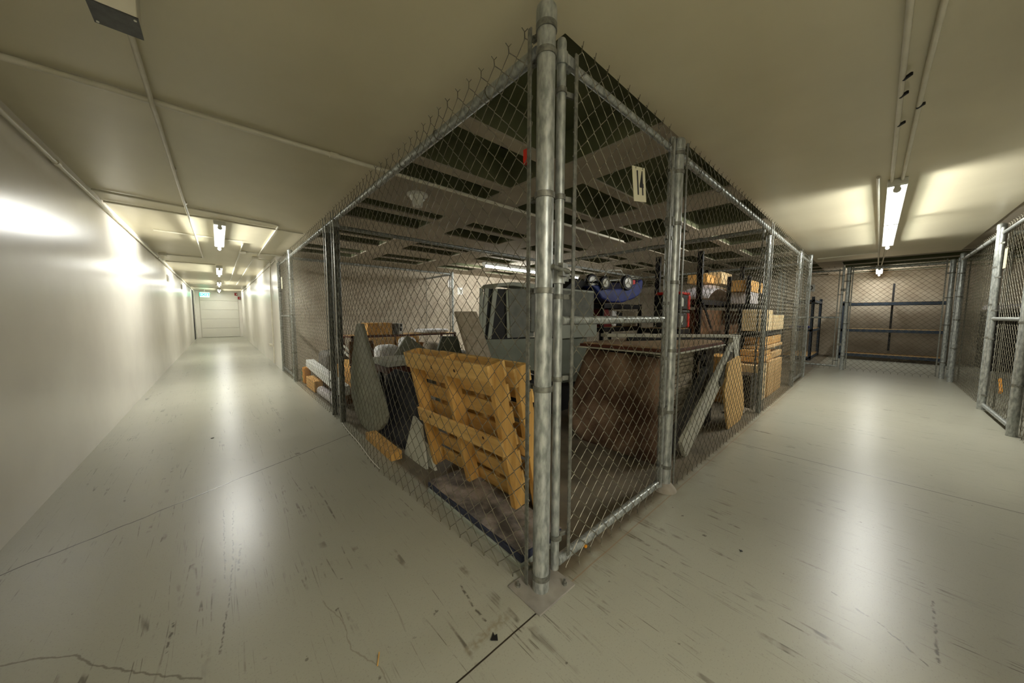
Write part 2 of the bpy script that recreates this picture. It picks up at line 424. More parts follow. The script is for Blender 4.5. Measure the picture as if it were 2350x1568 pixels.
mb = MB(); mb.box(12.6, 12.75, -5.5, 7.4, 0, CEIL+.3); struct('wall_shelving', mb, M['block'])
mb = MB(); mb.box(3.2, 12.7, -5.6, -5.45, 0, CEIL+.3); mb.box(3.2, 3.35, -5.5, -1.95, 0, CEIL+.3); struct('wall_side', mb, M['block'])
mb = MB(); mb.box(7.3, 12.7, 7.32, 7.45, 0, CEIL+.3); struct('wall_end', mb, M['block'])
mb = MB(); mb.box(-1.8, .21, -7.0, 21.5, CEIL, CEIL+.05); mb.box(.21, 9.06, -1.83, .085, CEIL, CEIL+.05); struct('ceiling', mb, M['ceil'])
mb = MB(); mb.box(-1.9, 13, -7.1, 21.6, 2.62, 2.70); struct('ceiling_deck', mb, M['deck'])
# coffered underside over the cages: wide ribs with thinner ones between
mb = MB()
def ribs(x0, x1, y0, y1, xr, yr):
    def bb(a, b, c, d, e):
        mb.cur = 0; mb.box(a, b, c, d, CEIL+.003+e, CEIL+.02+e)
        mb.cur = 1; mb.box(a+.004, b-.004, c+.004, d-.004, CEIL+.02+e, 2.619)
    for a, b in xr:
        a, b = max(a, x0), min(b, x1)
        if b > a: bb(a, b, y0, y1, 0)
    for a, b in yr:
        a, b = max(a, y0), min(b, y1)
        if b > a: bb(x0, x1, a, b, .0007)
XR = [(1.19, 1.58), (2.66, 3.16), (4.15, 4.65), (5.65, 6.15), (7.15, 7.65), (8.65, 9.15), (10.15, 10.6), (11.6, 12.1)]
YR = [(.87, .985), (1.54, 1.65), (1.98, 2.70), (2.93, 3.05), (3.50, 4.1), (4.45, 4.57), (5.0, 5.6), (6.0, 6.12), (6.6, 7.3)]
ribs(.21, 9.15, .085, 7.32, XR, YR)
YR2 = [(-5.4, -4.9), (-4.4, -4.28), (-3.8, -3.3), (-2.8, -2.68), (-2.3, -1.83)]
ribs(3.35, 9.15, -5.45, -1.83, XR, YR2)
XR3 = [(9.06, 9.3), (10.0, 10.1), (10.7, 10.8), (11.4, 11.9), (12.3, 12.6)]
YR3 = [(-5.4, -5.0), (-3.4, -2.9), (-.3, .1), (1.9, 2.3), (4.0, 4.4), (6.2, 6.6)]
ribs(9.06, 12.6, -5.45, 7.32, XR3, YR3)
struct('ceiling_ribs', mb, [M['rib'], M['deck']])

# end of the white corridor
mb = MB(); mb.box(-1.801, -1.795, 19.75, 20.75, 0, 2.28); struct('door_1', mb, M['darkgap'])
mb = MB(); mb.box(-1.8, -1.765, 20.76, 21.5, 0, 2.3); struct('trim_1', mb, M['door'])
mb = MB()
for k in range(5): mb.box(-1.6, -.15, 21.47, 21.5, .02+k*.46, .02+k*.46+.452)
struct('door_2', mb, M['door'], bevel=.004)

# ------------------------------------------------------------------ chain-link mesh generator
PITCH = .0925
def link_mesh(A, B, z0, z1, r=.0018, detail=True, deform=None, tips=True, flip=1):
    """woven zigzag wires between floor points A and B"""
    A = Vector((A[0], A[1], 0)); B = Vector((B[0], B[1], 0)); Ln = (B-A).length
    t = (B-A)/Ln; n = Vector((0, 0, 1)).cross(t)*flip; mb = MB()
    h = PITCH/2; N = max(1, int(round(Ln/h))); h2 = Ln/N
    J = int(round((z1-z0)/h)); hz = (z1-z0)/J; d = .0022 if detail else 0
    def pos(u, z, q):
        if deform: q = q+deform(u, z)
        return A+t*u+n*q+Vector((0, 0, z))
    nn = 4 if detail else 3
    for k in range(N):
        u0, u1 = k*h2, (k+1)*h2; pts = []
        for j in range(J+1):
            left = (j+k) % 2 == 0
            u = u0 if left else u1
            z = z0+j*hz
            if detail:
                s = 1 if left else -1; e = .004
                if j > 0: pts.append(pos(u+s*e, z-e*1.4, d*(-1 if left else 1)))
                pts.append(pos(u-s*.0015, z, 0))
                if j < J: pts.append(pos(u+s*e, z+e*1.4, d*(1 if left else -1)))
            else: pts.append(pos(u, z, 0))
        wire(mb, pts, r, nn, t)
        if tips:
            for (zz, sg, jj) in ((z1, 1, J), (z0, -1, 0)):
                left = (jj+k) % 2 == 0
                if left and k > 0:
                    rl = random.uniform(-.004, .004)
                    wire(mb, [pos(u0-.001, zz, 0), pos(u0+rl, zz+sg*.022, .002)], r*1.5, 3, t)
                    wire(mb, [pos(u0+rl, zz+sg*.02, .0), pos(u0+rl+.006, zz+sg*.034, .010)], r, 3, t)
                    wire(mb, [pos(u0+rl, zz+sg*.02, .0), pos(u0+rl-.006, zz+sg*.034, -.010)], r, 3, t)
    return mb

def wire(mb, pts, r, nn, t):
    """thin prism along pts"""
    o = len(mb.v); K = len(pts)
    for i, p in enumerate(pts):
        tg = pts[min(i+1, K-1)]-pts[max(i-1, 0)]
        tg.normalize()
        e1 = tg.cross(Vector((t.y, -t.x, 0)))
        if e1.length < 1e-4: e1 = Vector((0, 0, 1)).cross(tg)
        e1.normalize(); e2 = tg.cross(e1)
        for k in range(nn):
            g = 2*math.pi*k/nn
            mb.v.append(p+e1*(math.cos(g)*r)+e2*(math.sin(g)*r))
    for i in range(K-1):
        for k in range(nn):
            mb.f.append([o+i*nn+k, o+i*nn+(k+1) % nn, o+(i+1)*nn+(k+1) % nn, o+(i+1)*nn+k]); mb.mi.append(0)

RAIL_Z = 2.14
def panel(A, B, label, z0=.03, z1=2.2, rail=True, bars=(True, True), detail=True, deform=None, tips=True, side=1, bottom_wire=False,
          group='chain link fences', rail_z=None, rr=.024, r=.0018):
    """one stretch of fence fabric with its rail and tension bars; side = which side of the rail the mesh hangs on"""
    Av = Vector((A[0], A[1], 0)); Bv = Vector((B[0], B[1], 0)); t = (Bv-Av).normalized(); n = Vector((0, 0, 1)).cross(t)*side
    mid = (Av+Bv)/2; rz = RAIL_Z if rail_z is None else rail_z
    th = thing('chain_link_fence', mid, label, 'fence', group)
    off = n*.030
    link_mesh(Av+off, Bv+off, z0, z1, detail=detail, deform=deform, tips=tips, r=r).build('wire_mesh', M['wire'], th)
    if rail:
        mb = MB(); mb.cyl(Av+Vector((0, 0, rz)), Bv+Vector((0, 0, rz)), rr, 14 if detail else 10)
        mb.build('top_rail', M['galv'], th, smooth=True)
        if detail:
            L = (Bv-Av).length; u = .3
            while u < L-.1:
                mb = MB(); mb.ring(Av+t*u+Vector((0, 0, rz)), t, rr+.0005, rr+.004, .004, 12); u += .46
                mb.build('tie_wire', M['wire'], th)
    for which, e, s in ((bars[0], Av, 1), (bars[1], Bv, -1)):
        if which:
            mb = MB(); p = e+t*s*.012+off+n*.004; mb.beam(p+Vector((0, 0, z0-.0)), p+Vector((0, 0, z1+.01)), .018, .006, upv=n)
            mb.build('tension_bar', M['galv_dark'], th, bevel=.001)
    if bottom_wire:
        mb = MB(); mb.tube([Av+off+Vector((0, 0, .045)), Bv+off+Vector((0, 0, .045))], .003, 6); mb.build('bottom_wire', M['wire'], th)
    return th

def post(x, y, label, top=2.24, r=.0345, bands=(), band_dir=(0, 1), plate=None, cap=True, group='fence posts', z0=0, pm='galv'):
    th = thing('fence_post', (x, y, z0), label, 'post', group)
    mb = MB(); mb.cyl((x, y, z0), (x, y, top-.05), r, 28); mb.build('pipe', M[pm], th, smooth=True)
    if cap:
        mb = MB()
        prof = [(r+.001, -.075), (r+.004, -.075), (r+.004, -.03), (r+.003, -.02)]+[(max(1e-4, (r+.003)*math.cos(a)), -.02+(r+.003)*.6*math.sin(a)) for a in [math.pi/2*i/6 for i in range(7)]]
        mb.lathe((x, y, top-.0), prof, 28); mb.build('cap', M['galv'], th, smooth=True)
    for bz, (dx, dy) in bands:
        mb = MB(); mb.ring((x, y, bz), (0, 0, 1), r+.0005, r+.0045, .022, 24)
        d = Vector((dx, dy, 0)).normalized(); c = Vector((x, y, bz)); q = Vector((-d.y, d.x, 0))
        mb.beam(c+d*(r), c+d*(r+.035), .010, .022)
        mb.cyl(c+d*(r+.022)-q*.014, c+d*(r+.022)+q*.014, .005, 8)
        mb.build('tension_band', M['galv_dark'], th, smooth=True)
    if plate:
        x0, x1, y0, y1 = plate
        mb = MB(); mb.box(x0, x1, y0, y1, z0, z0+.008); bpn = mb.build('base_plate', M['baseplate'], th, bevel=.002)
        for bx_, by_ in ((x1-.035, y0+.03), (x0+.03, y1-.03)):
            mb = MB(); mb.cyl((bx_, by_, z0+.008), (bx_, by_, z0+.016), .011, 6); mb.cyl((bx_, by_, z0+.016), (bx_, by_, z0+.03), .005, 10)
            mb.build('anchor_bolt', M['galv_dark'], bpn)
    return th

M['baseplate'] = mat('painted_base_plate', (.50, .48, .45), (.58, .56, .52), 14, rough=.5)
M['footing'] = mat('pale_cement_footing', (.55, .52, .47), (.62, .59, .54), 20, rough=.9)

# corner post of the block of cages
Yp, Xp = (0, 1), (1, 0); Ym, Xm = (0, -1), (-1, 0)
cp = post(0, 0, 'tall galvanised corner post in the middle of the photo, bolted to a square base plate', top=2.285,
     bands=[(2.11, Yp), (2.20, Yp), (1.605, Yp), (1.247, Yp), (.86, Yp), (.07, Yp)], plate=(-.095, .125, -.085, .10))
mb = MB(); mb.box(-.036, -.0335, .1, .103, 1.76, 1.8)
# fork latch and bolt between the corner post and the gate
mb = MB(); mb.cyl((.0, -.045, 1.335), (.095, -.045, 1.325), .010, 10); mb.beam((.045, -.045, 1.33), (.095, -.03, 1.33), .02, .05)
mb.build('latch_bolt', M['galv_dark'], cp, smooth=True)
mb = MB(); mb.beam((-.018, .085, 1.745), (-.018, .085, 1.80), .02, .012, upv=(1, 0, 0))
tag(mb.build('marker_tag', M['red']), 'small red tag taped to the tension bar beside the tall corner post', 'tag')

# ---------------- left side of the block (x = 0)
def bulge(u, z):      # loose fabric pushed out over the floor, u runs from the corner post
    s = math.sin(max(0, min(1, u/2.85))*math.pi)
    return .085*s*max(0, 1-z/.75)**2 + .012*math.sin(u*5.1+z*2.3)*s
panel((0, .04), (0, 2.885), 'wide fence panel left of the corner post, loose bottom edge bulging over the floor',
      z0=.012, z1=2.205, side=1, deform=bulge)
fl = bpy.data.objects['chain_link_fence']
mb = MB(); mb.tube([(-.032-bulge(1.5+.1*i-.04, .02), 1.5+.1*i, .022) for i in range(14)], .0032, 6); mb.build('bottom_wire', M['white'], fl)
post(0, 2.92, 'nearer post of the close dark pair, at the left end of the wide panel', top=2.13, r=.030, pm='galv_deep', bands=[(1.9, Ym), (1.3, Ym), (.7, Ym), (.2, Ym)])
panel((0, 2.955), (0, 3.215), 'very narrow dark fence strip between the close pair of posts', side=1)
post(0, 3.25, 'dark fence post of the close pair, the one farther along the white corridor', top=2.13, r=.030, pm='galv_deep', bands=[(1.8, Yp), (1.1, Yp), (.4, Yp)])
panel((0, 3.285), (0, 5.765), 'fence panel along the white corridor between the close pair of posts and the bright post', side=1)
post(0, 5.80, 'bright double-lit fence post near the far end of the left fence', top=2.25, r=.0345, bands=[(1.75, Ym), (1.15, Ym), (.5, Ym)])
# ---------------- right side (y = 0)
post(1.205, 0, 'thick galvanised post right of the number 14 gate', top=2.235, bands=[(2.14, Xp), (2.03, Xp), (1.72, Xp), (1.36, Xp), (.93, Xp), (.53, Xp), (.16, Xp)])
mb = MB(); mb.lathe((1.205, 0, 0), [(.075, 0), (.062, .02), (.042, .045), (.034, .05)], 20); tag(mb.build('cement_footing', M['footing'], smooth=True), 'pale cement collar around the foot of the post right of gate 14', 'footing')
panel((1.245, 0), (3.755, 0), 'fence panel just right of the thick gate post, on the right corridor', side=-1)
post(3.79, 0, 'slim line post in the middle of the right-hand fence', top=2.12, r=.026, cap=False)
panel((3.82, 0), (6.015, 0), 'fence panel in front of the stacked cartons, beyond the slim line post', side=-1)
post(6.05, 0, 'bright fence post at the end of the panel with the cartons', top=2.20, r=.030, bands=[(1.9, Xm), (1.3, Xm), (.7, Xm), (.25, Xm)])
post(7.30, 0, 'thin fence post on the far corner of the cage block, beside the opening', top=2.30, r=.030, bands=[(1.9, Xm), (1.0, Xm), (.3, Xm)])

# ---------------- gates
def gate(A, B, label, top=2.14, bot=.075, mid=1.13, side=1, fr=.0185, group='chain link gates', detail=True, hinge_at=1, bars=True):
    Av = Vector((A[0], A[1], 0)); Bv = Vector((B[0], B[1], 0)); t = (Bv-Av).normalized(); n = Vector((0, 0, 1)).cross(t)*side
    Z = lambda z: Vector((0, 0, z))
    th = thing('chain_link_gate', (Av+Bv)/2, label, 'gate', group)
    for p, nm in ((Av, 'frame_upright'), (Bv, 'frame_upright')):
        mb = MB(); mb.cyl(p+Z(bot-.025), p+Z(top+.06), fr, 18); mb.lathe(p+Z(top+.06), [(fr, 0), (fr*.8, fr*.5), (1e-4, fr*.75)], 18)
        mb.build(nm, M['galv'], th, smooth=True)
    for z, nm, q in ((top, 'top_bar', .9), (mid, 'middle_bar', 1.05), (bot, 'bottom_bar', 1.15)):
        if z is None: continue
        mb = MB(); mb.cyl(Av+t*fr+Z(z), Bv-t*fr+Z(z), fr*q, 16)
        mb.build(nm, M['galv'], th, smooth=True)
    off = n*(fr+.006)
    link_mesh(Av+off+t*.05, Bv+off-t*.05, bot-.035, top+.06, detail=detail, r=.0018).build('wire_mesh', M['wire'], th)
    if bars:
        for e, s in ((Av, 1), (Bv, -1)):
            mb = MB(); p = e+t*s*.058+off+n*.004; mb.beam(p+Z(bot+.02), p+Z(top+.03), .018, .006, upv=n); mb.build('tension_bar', M['galv_dark'], th, bevel=.001)
            for z in (bot+.12, (bot+top)/2-.22, (top+bot)/2+.12, top-.52, top-.12):
                mb = MB(); c = e+Z(z); mb.ring(c, (0, 0, 1), fr+.0005, fr+.004, .02, 18); mb.beam(c+t*s*fr, c+t*s*(fr+.042)+n*.012, .010, .02)
                mb.build('tension_band', M['galv_dark'], th, smooth=True)
    e, s = (Bv, 1) if hinge_at else (Av, -1)
    for z in (1.72, .55):
        mb = MB(); c = e+Z(z); mb.ring(c, (0, 0, 1), fr+.001, fr+.007, .05, 18); mb.beam(c+t*s*(fr), c+t*s*(fr+.05), .022, .045)
        mb.cyl(c+t*s*.03-Z(.035), c+t*s*.03+Z(.03), .008, 10)
        mb.build('hinge', M['galv_dark'], th, smooth=True)
    return th
g14 = gate((.088, 0), (1.115, 0), 'chain link gate hung with the number 14 sign, right of the corner post', side=-1)
mb = MB(); mb.ring((.088, 0, 1.31), (0, 0, 1), .019, .026, .06, 18); mb.sphere((.125, -.005, 1.315), .02, 12); mb.beam((.088, 0, 1.31), (.13, -.005, 1.31), .03, .04)
mb.build('latch_collar', M['galv'], g14, smooth=True)
mb = MB(); mb.ring((.088, 0, 2.135), (0, 0, 1), .019, .025, .045, 18); mb.beam((.1, 0, 2.14), (.15, 0, 2.14), .035, .04); mb.build('corner_fitting', M['galv'], g14, smooth=True)
gate((0, 5.87), (0, 7.15), 'narrow-looking gate at the far end of the left fence beside the white wall', side=1, hinge_at=0)
post(0, 7.24, 'fence post against the end of the white wall on the left', top=2.2, r=.026, bands=[(1.7, Ym), (.6, Ym)])
gate((6.12, 0), (7.22, 0), 'dark gate between the last two posts of the right-hand fence', side=-1)

# ---------------- partitions inside the block
IN = 'inner fence partitions'
panel((.03, 3.25), (3.76, 3.25), 'inner fence partition running back from the close pair of posts', side=1, group=IN, detail=False)
panel((3.83, 3.25), (7.27, 3.25), 'inner fence partition deep behind the grey booth, farther right', side=1, group=IN, detail=False)
panel((3.80, .04), (3.80, 3.21), 'inner fence partition behind number 14 cage, running back from the slim line post', side=1, group=IN, detail=False)
panel((.03, 6.02), (3.26, 6.02), 'inner fence in front of the beige back wall, at the far left', side=1, group=IN, detail=False)
panel((3.30, 6.06), (3.30, 7.3), 'short inner fence meeting the beige back wall', side=1, group=IN, detail=False)
panel((7.30, .04), (7.30, 6.0), 'fence closing the far side of the cage block, seen edge on', side=1, group=IN, detail=False)
post(3.80, 3.25, 'inner corner post where the dark rails meet behind the grey booth', top=2.2, r=.03, group='inner fence posts')
post(3.30, 6.02, 'inner fence post standing against the beige back wall', top=2.2, r=.03, group='inner fence posts')

# ---------------- fence closing the far end of the right corridor
post(9.04, -.445, 'galvanised post between the far gate and the far fence panel', top=2.2, bands=[(2.05, Ym), (1.9, Yp), (1.45, Ym), (1.0, Ym), (.3, Ym)])
panel((9.04, -.49), (9.04, -1.70), 'far fence panel facing down the right corridor, in front of the long shelving', side=-1)
gate((9.04, .62), (9.04, -.36), 'far gate facing down the right corridor, in front of the dark shelf unit', side=-1)
post(9.04, .70, 'fence post hidden at the left edge of the far gate', top=2.2, r=.03)
post(9.04, -1.76, 'fence post in the far right corner of the right corridor', top=2.2, bands=[(1.95, Yp), (1.5, Yp), (1.0, Yp), (.3, Yp)])
# ---------------- right-hand fence (y = -1.8)
gate((8.96, -1.82), (8.70, -1.82), 'dark narrow gate strip beside the far right corner', side=1, mid=None)
post(8.62, -1.82, 'fence post third from the right edge of the photo', top=2.25, bands=[(1.9, Xm), (1.5, Xm), (1.1, Xm), (.6, Xm)])
panel((8.58, -1.82), (6.12, -1.82), 'dark fence panel on the far right, with black crates behind it', side=1)
post(6.08, -1.82, 'bright fence post near the right edge of the photo', top=2.27, bands=[(1.75, Xm), (1.3, Xm), (.9, Xm)])
gate((5.98, -1.82), (4.80, -1.82), 'gate at the right edge of the photo with a small blank sign', side=1)
post(4.70, -1.82, 'wide blurred fence post at the right edge of the photo', top=2.27, bands=[(1.6, Xm), (1.1, Xm), (.5, Xm)])
panel((4.65, -1.82), (3.42, -1.82), 'fence panel cut off by the right edge of the photo', side=1)
panel((8.70, -1.9), (8.70, -5.4), 'inner partition behind the right-hand fence', side=1, group=IN, detail=False)
panel((6.08, -1.9), (6.08, -5.4), 'inner partition behind the bright right-hand post', side=1, group=IN, detail=False)
#INTERIOR
# ================================================================== things on walls and ceiling
def conduit(name, pts, label, r=.011, couplings=(), mat_='pipe', group='painted conduits', cat='conduit'):
    P = [Vector(p) for p in pts]
    th = thing(name, P[0], label, cat, group)
    # round the corners a little
    out = [P[0]]
    for i in range(1, len(P)-1):
        a = (P[i-1]-P[i]).normalized(); b = (P[i+1]-P[i]).normalized(); q = .05
        for k in range(5):
            f = k/4; out.append(P[i]+a*q*(1-f)**2+b*q*f**2)
    out.append(P[-1])
    mb = MB(); mb.tube(out, r, 10); mb.build('pipe', M[mat_], th, smooth=True)
    for c in couplings:
        c = Vector(c[:3]); ax = min(((P[i+1]-P[i]).normalized() for i in range(len(P)-1)), key=lambda v: 0)
        mb = MB(); mb.cyl(c-ax*.03, c+ax*.03, r*1.35, 12); mb.build('coupling', M[mat_], th, smooth=True)
    return th
Z1 = 2.334
conduit('ceiling_pipe', [(-1.79, 1.885, 2.33), (1.2, 1.885, 2.33), (3.9, 1.885, 2.33)], 'thick cream pipe crossing the ceiling nearest the camera and running on over the cages', r=.016,
        couplings=[(-.25, 1.885, 2.33)])
conduit('conduit', [(-1.163, 1.10, 2.315), (-1.163, 1.80, 2.315), (-1.163, 1.885, 2.298), (-1.163, 1.97, 2.315), (-1.155, 4.2, 2.311), (-1.15, 5.1, 2.311), (-1.13, 8.55, 2.33)],
        'long conduit running along the white corridor ceiling from the square box', couplings=[(-1.157, 3.0, 2.325), (-1.153, 4.1, 2.33)])
conduit('conduit', [(-1.79, 4.18, Z1), (-.36, 4.45, Z1), (-.29, 4.52, Z1), (-.30, 7.55, Z1)], 'conduit crossing above the nearest corridor light, bending away beyond it')
conduit('conduit', [(-1.79, 4.62, Z1), (.03, 4.80, Z1)], 'straight conduit crossing just before the nearest corridor light')
conduit('conduit', [(-1.57, 5.98, Z1), (-.94, 6.0, Z1)], 'short conduit entering the nearest corridor light from the left wall side')
conduit('conduit', [(-.82, 6.05, Z1), (-.60, 6.06, Z1)], 'short conduit leaving the nearest corridor light toward the right')
conduit('conduit', [(-1.76, 8.55, Z1), (-1.13, 8.56, Z1)], 'short conduit between left wall and the end of the long ceiling conduit')
conduit('conduit', [(-1.76, 9.72, Z1), (-.94, 9.69, Z1)], 'conduit crossing to the second corridor light')
conduit('conduit', [(-.585, 6.27, Z1), (-.58, 14.2, Z1)], 'conduit along the corridor ceiling just right of the lights')
conduit('conduit', [(-.335, 8.1, Z1), (-.35, 16.1, Z1)], 'conduit along the corridor ceiling nearest its right wall')
conduit('conduit', [(-.53, 7.2, Z1), (.03, 7.22, Z1)], 'short conduit from the ceiling junction boxes to the cages')
conduit('conduit', [(-1.7, 18.7, Z1), (-.06, 19.0, Z1)], 'conduit crossing the ceiling near the exit sign')
conduit('conduit', [(-1.7, 16.6, Z1), (-.6, 16.6, Z1)], 'thin conduit crossing the ceiling at the third corridor light')
conduit('wall_conduit', [(-.30, 7.95, 2.325), (-.05, 7.98, 2.31), (-.035, 8.30, 2.06), (-.035, 8.34, 1.9), (-.035, 8.40, .02)], 'conduit dropping from the ceiling down the right corridor wall')
conduit('wall_conduit', [(-.035, 7.45, 2.26), (-.035, 20.6, 2.26)], 'conduit running high along the right corridor wall to the alarm')
th = thing('wall_conduit', (-1.78, 1, 2.24), 'thick conduit under the ceiling along the left corridor wall', 'conduit', 'painted conduits')
mb = MB(); mb.tube([(-1.777, -6.9, 2.255), (-1.777, 3.2, 2.255), (-1.777, 20.5, 2.285)], .014, 10); mb.build('pipe', M['pipe'], th, smooth=True)
for y in (3.21, 8.6):
    mb = MB(); mb.cyl((-1.777, y-.03, 2.257), (-1.777, y+.03, 2.257), .021, 12); mb.build('coupling', M['pipe'], th, smooth=True)
for (x, y, lb) in ((-.32, 7.85, 'junction box where the corridor ceiling conduits meet'), (-.55, 7.2, 'small junction box on the conduit right of the nearest corridor light'), (-1.70, 8.52, 'small junction box by the left wall at the corridor ceiling')):
    mb = MB(); mb.box(x-.05, x+.05, y-.05, y+.05, 2.30, 2.349); tag(mb.build('junction_box', M['pipe'], bevel=.004), lb, 'junction box', 'junction boxes')
# conduits to the right corridor lights
th0 = conduit('conduit', [(.3, -.885, Z1), (3.52, -.895, Z1)], 'left one of the paired conduits leading to the bright right corridor light')
conduit('conduit', [(.3, -.985, Z1), (1.7, -.965, Z1), (3.50, -.955, Z1)], 'right one of the paired conduits leading to the bright right corridor light')
conduit('conduit', [(3.3, -.815, Z1), (7.4, -.84, Z1), (9.0, -.84, Z1), (10.6, -.84, Z1)], 'conduit running beside the bright right corridor lights')
conduit('conduit', [(7.2, -.93, Z1), (10.6, -.89, Z1)], 'conduit from the joined right corridor light on to the light beyond the fence')
conduit('conduit', [(8.3, .0, Z1), (8.2, -.84, Z1)], 'faint cross conduit near the far end of the right corridor ceiling')
for (x, y, lb) in ((1.63, -.905, 'dark conduit clamp, first on the right corridor ceiling'), (1.82, -.9, 'dark clamp on the left ceiling conduit, second from the camera'), (2.03, -.968, 'large dark clamp on the right ceiling conduit'), (2.22, -.905, 'dark clamp on the left ceiling conduit, nearest the bright light')):
    mb = MB(); mb.beam((x-.018, y-.014, 2.328), (x+.018, y+.012, 2.328), .010, .016); tag(mb.build('conduit_clamp', M['black'], bevel=.002), lb, 'clamp', 'conduit clamps')
# square box hanging above the camera on the left
th = thing('ceiling_box', (-1.17, 1.01, 2.2), 'square cream junction box with a dark cover plate under the ceiling, top left', 'junction box')
mb = MB(); mb.box(-1.225, -1.112, .955, 1.07, 2.205, 2.349); mb.build('body', M['pipe'], th, bevel=.003)
mb = MB(); mb.box(-1.228, -1.109, .952, 1.073, 2.200, 2.205); cv = mb.build('cover_plate', M['dmetal'], th)
for x, y in ((-1.219, 1.06), (-1.118, .965)):
    mb = MB(); mb.cyl((x, y, 2.200), (x, y, 2.197), .004, 10); mb.build('screw', M['white'], cv)
mb = MB(); mb.ring((-1.168, .954, 2.262), (0, 1, 0), .012, .021, .004, 20); mb.build('knockout', M['white'], th)
# bell shaped device and dome under the cage ceiling
th = thing('alarm_sounder', (.585, 2.25, 2.2), 'white cup shaped sounder hanging from the ceiling over the cages', 'sounder')
mb = MB(); mb.lathe((.585, 2.25, 2.352), [(.0001, 0), (.10, 0), (.10, -.016), (.085, -.024), (.0001, -.024)], 24); mb.build('base', M['white'], th, smooth=True)
mb = MB(); mb.lathe((.585, 2.25, 2.33), [(.078, 0), (.070, -.03), (.052, -.045), (.046, -.10), (.0001, -.10)], 20); mb.build('cup', M['white'], th, smooth=True)
th = thing('ceiling_dome', (.94, 1.30, 2.48), 'small dark dome recessed in the ceiling behind the corner post', 'dome')
mb = MB(); mb.lathe((.94, 1.30, 2.619), [(.085, 0), (.085, -.012), (.065, -.035), (.03, -.05), (.0001, -.054)], 20); mb.build('dome', M['black'], th, smooth=True)
# left wall vents
for (y, z, lb) in ((10.35, 2.0, 'nearer small grille high on the left corridor wall'), (14.3, 2.05, 'farther small grille high on the left corridor wall')):
    th = thing('wall_vent', (-1.8, y, z), lb, 'vent', 'wall grilles')
    mb = MB(); mb.box(-1.8, -1.785, y-.16, y+.16, z-.075, z+.075); mb.build('frame', M['pipe'], th)
    mb = MB()
    for k in range(5): mb.box(-1.784, -1.780, y-.14, y+.14, z-.06+k*.027, z-.046+k*.027)
    tag(mb.build('louvre', M['dmetal'], th), kind='stuff')
# exit sign
th = thing('exit_sign', (-1.39, 20.6, 2.0), 'pale EXIT sign with green letters hanging before the white end wall', 'exit sign')
mb = MB(); mb.box(-1.56, -1.22, 20.58, 20.62, 1.985, 2.215); mb.build('body', M['exit'], th, bevel=.006)
mb = MB(); mb.box(-1.40, -1.38, 20.59, 20.61, 2.215, 2.349); mb.build('stem', M['white'], th)
def text_mesh(name, txt, size, loc, xdir, mat_, parent, bold=True, sx=1.0, ext=.002):
    """letters as flat raised meshes: txt in the plane of xdir and the vertical"""
    cu = bpy.data.curves.new(name, 'FONT'); cu.body = txt; cu.size = size; cu.extrude = ext; cu.align_x = 'CENTER'; cu.align_y = 'CENTER'
    if bold: cu.offset = size*.018
    ob = bpy.data.objects.new(name+'_curve', cu); COL.objects.link(ob)
    bpy.context.view_layer.update()
    me = bpy.data.meshes.new_from_object(ob); COL.objects.unlink(ob); bpy.data.objects.remove(ob)
    xd = Vector(xdir[0]).normalized(); yd = Vector(xdir[1]).normalized(); nd = xd.cross(yd)
    o0 = Vector(loc)-root_loc(parent)
    for v in me.vertices: v.co = o0+xd*v.co.x*sx+yd*v.co.y+nd*v.co.z
    me.materials.clear(); me.materials.append(M[mat_])
    o = bpy.data.objects.new(name, me); COL.objects.link(o); o.parent = parent
    return o
text_mesh('lettering', 'EXIT', .19, (-1.39, 20.578, 2.10), ((1, 0, 0), (0, 0, 1)), 'exitletters', th)
# red alarm devices on the end of the corridor
for (x, y, z, lb) in ((-.22, 21.42, 2.33-.12, 'red fire alarm strobe, the upper left one at the end of the corridor'), (-.10, 21.42, 2.02, 'red fire alarm unit, the lower right one at the end of the corridor')):
    th = thing('fire_alarm', (x, y, z), lb, 'fire alarm', 'red alarms')
    mb = MB(); mb.box(x-.055, x+.055, y, y+.05, z-.07, z+.07); mb.build('body', M['fire_red'], th, bevel=.006)
    mb = MB(); mb.box(x+.015, x+.045, y-.012, y, z-.03, z+.03); mb.build('lens', M['white'], th)
# outlet box with spigot on the right corridor wall
th = thing('outlet_box', (-.05, 8.75, .42), 'small white outlet box low on the right corridor wall', 'outlet box')
mb = MB(); mb.box(-.07, -.02, 8.62, 8.95, .40, .45); mb.build('body', M['pipe'], th, bevel=.004)
mb = MB(); mb.cyl((-.05, 9.0, .425), (-.05, 8.93, .425), .022, 12); mb.build('cap', M['dmetal'], th)

# ================================================================== signs on the gates
def number_sign(c, xd, yd, wdt, hgt, label, txt=None, size=.1, sx=.6):
    xd = Vector(xd).normalized(); yd = Vector(yd).normalized(); n = xd.cross(yd); c = Vector(c)
    th = thing('number_sign', c, label, 'sign')
    mb = MB(); mb.prism([c-xd*wdt/2-yd*hgt/2, c+xd*wdt/2-yd*hgt/2, c+xd*wdt/2+yd*hgt/2, c-xd*wdt/2+yd*hgt/2], n*-.003)
    mb.build('plate', M['sign'], th)
    if txt: text_mesh('numerals', txt, size, c+n*.001-yd*.0, (xd, yd), 'ink', th, sx=sx, ext=.0008)
    for s in (-.28, .28):
        p = c+yd*(hgt/2-.012)+xd*wdt*s
        mb = MB(); mb.tube([p+n*.003, p+n*.004+yd*.02, p-n*.004+yd*.034], .0016, 6); mb.build('tie_wire', M['wire'], th)
    return th
a = R(-8)
xd = Vector((math.cos(a), 0, math.sin(-a)*-1)); 
number_sign((.672, -.032, 1.815), (math.cos(R(10)), 0, math.sin(R(10))), (-math.sin(R(10)), 0, math.cos(R(10))), .128, .165, 'ivory sign with a black number 14 wired to the gate', '14', .16, .50)
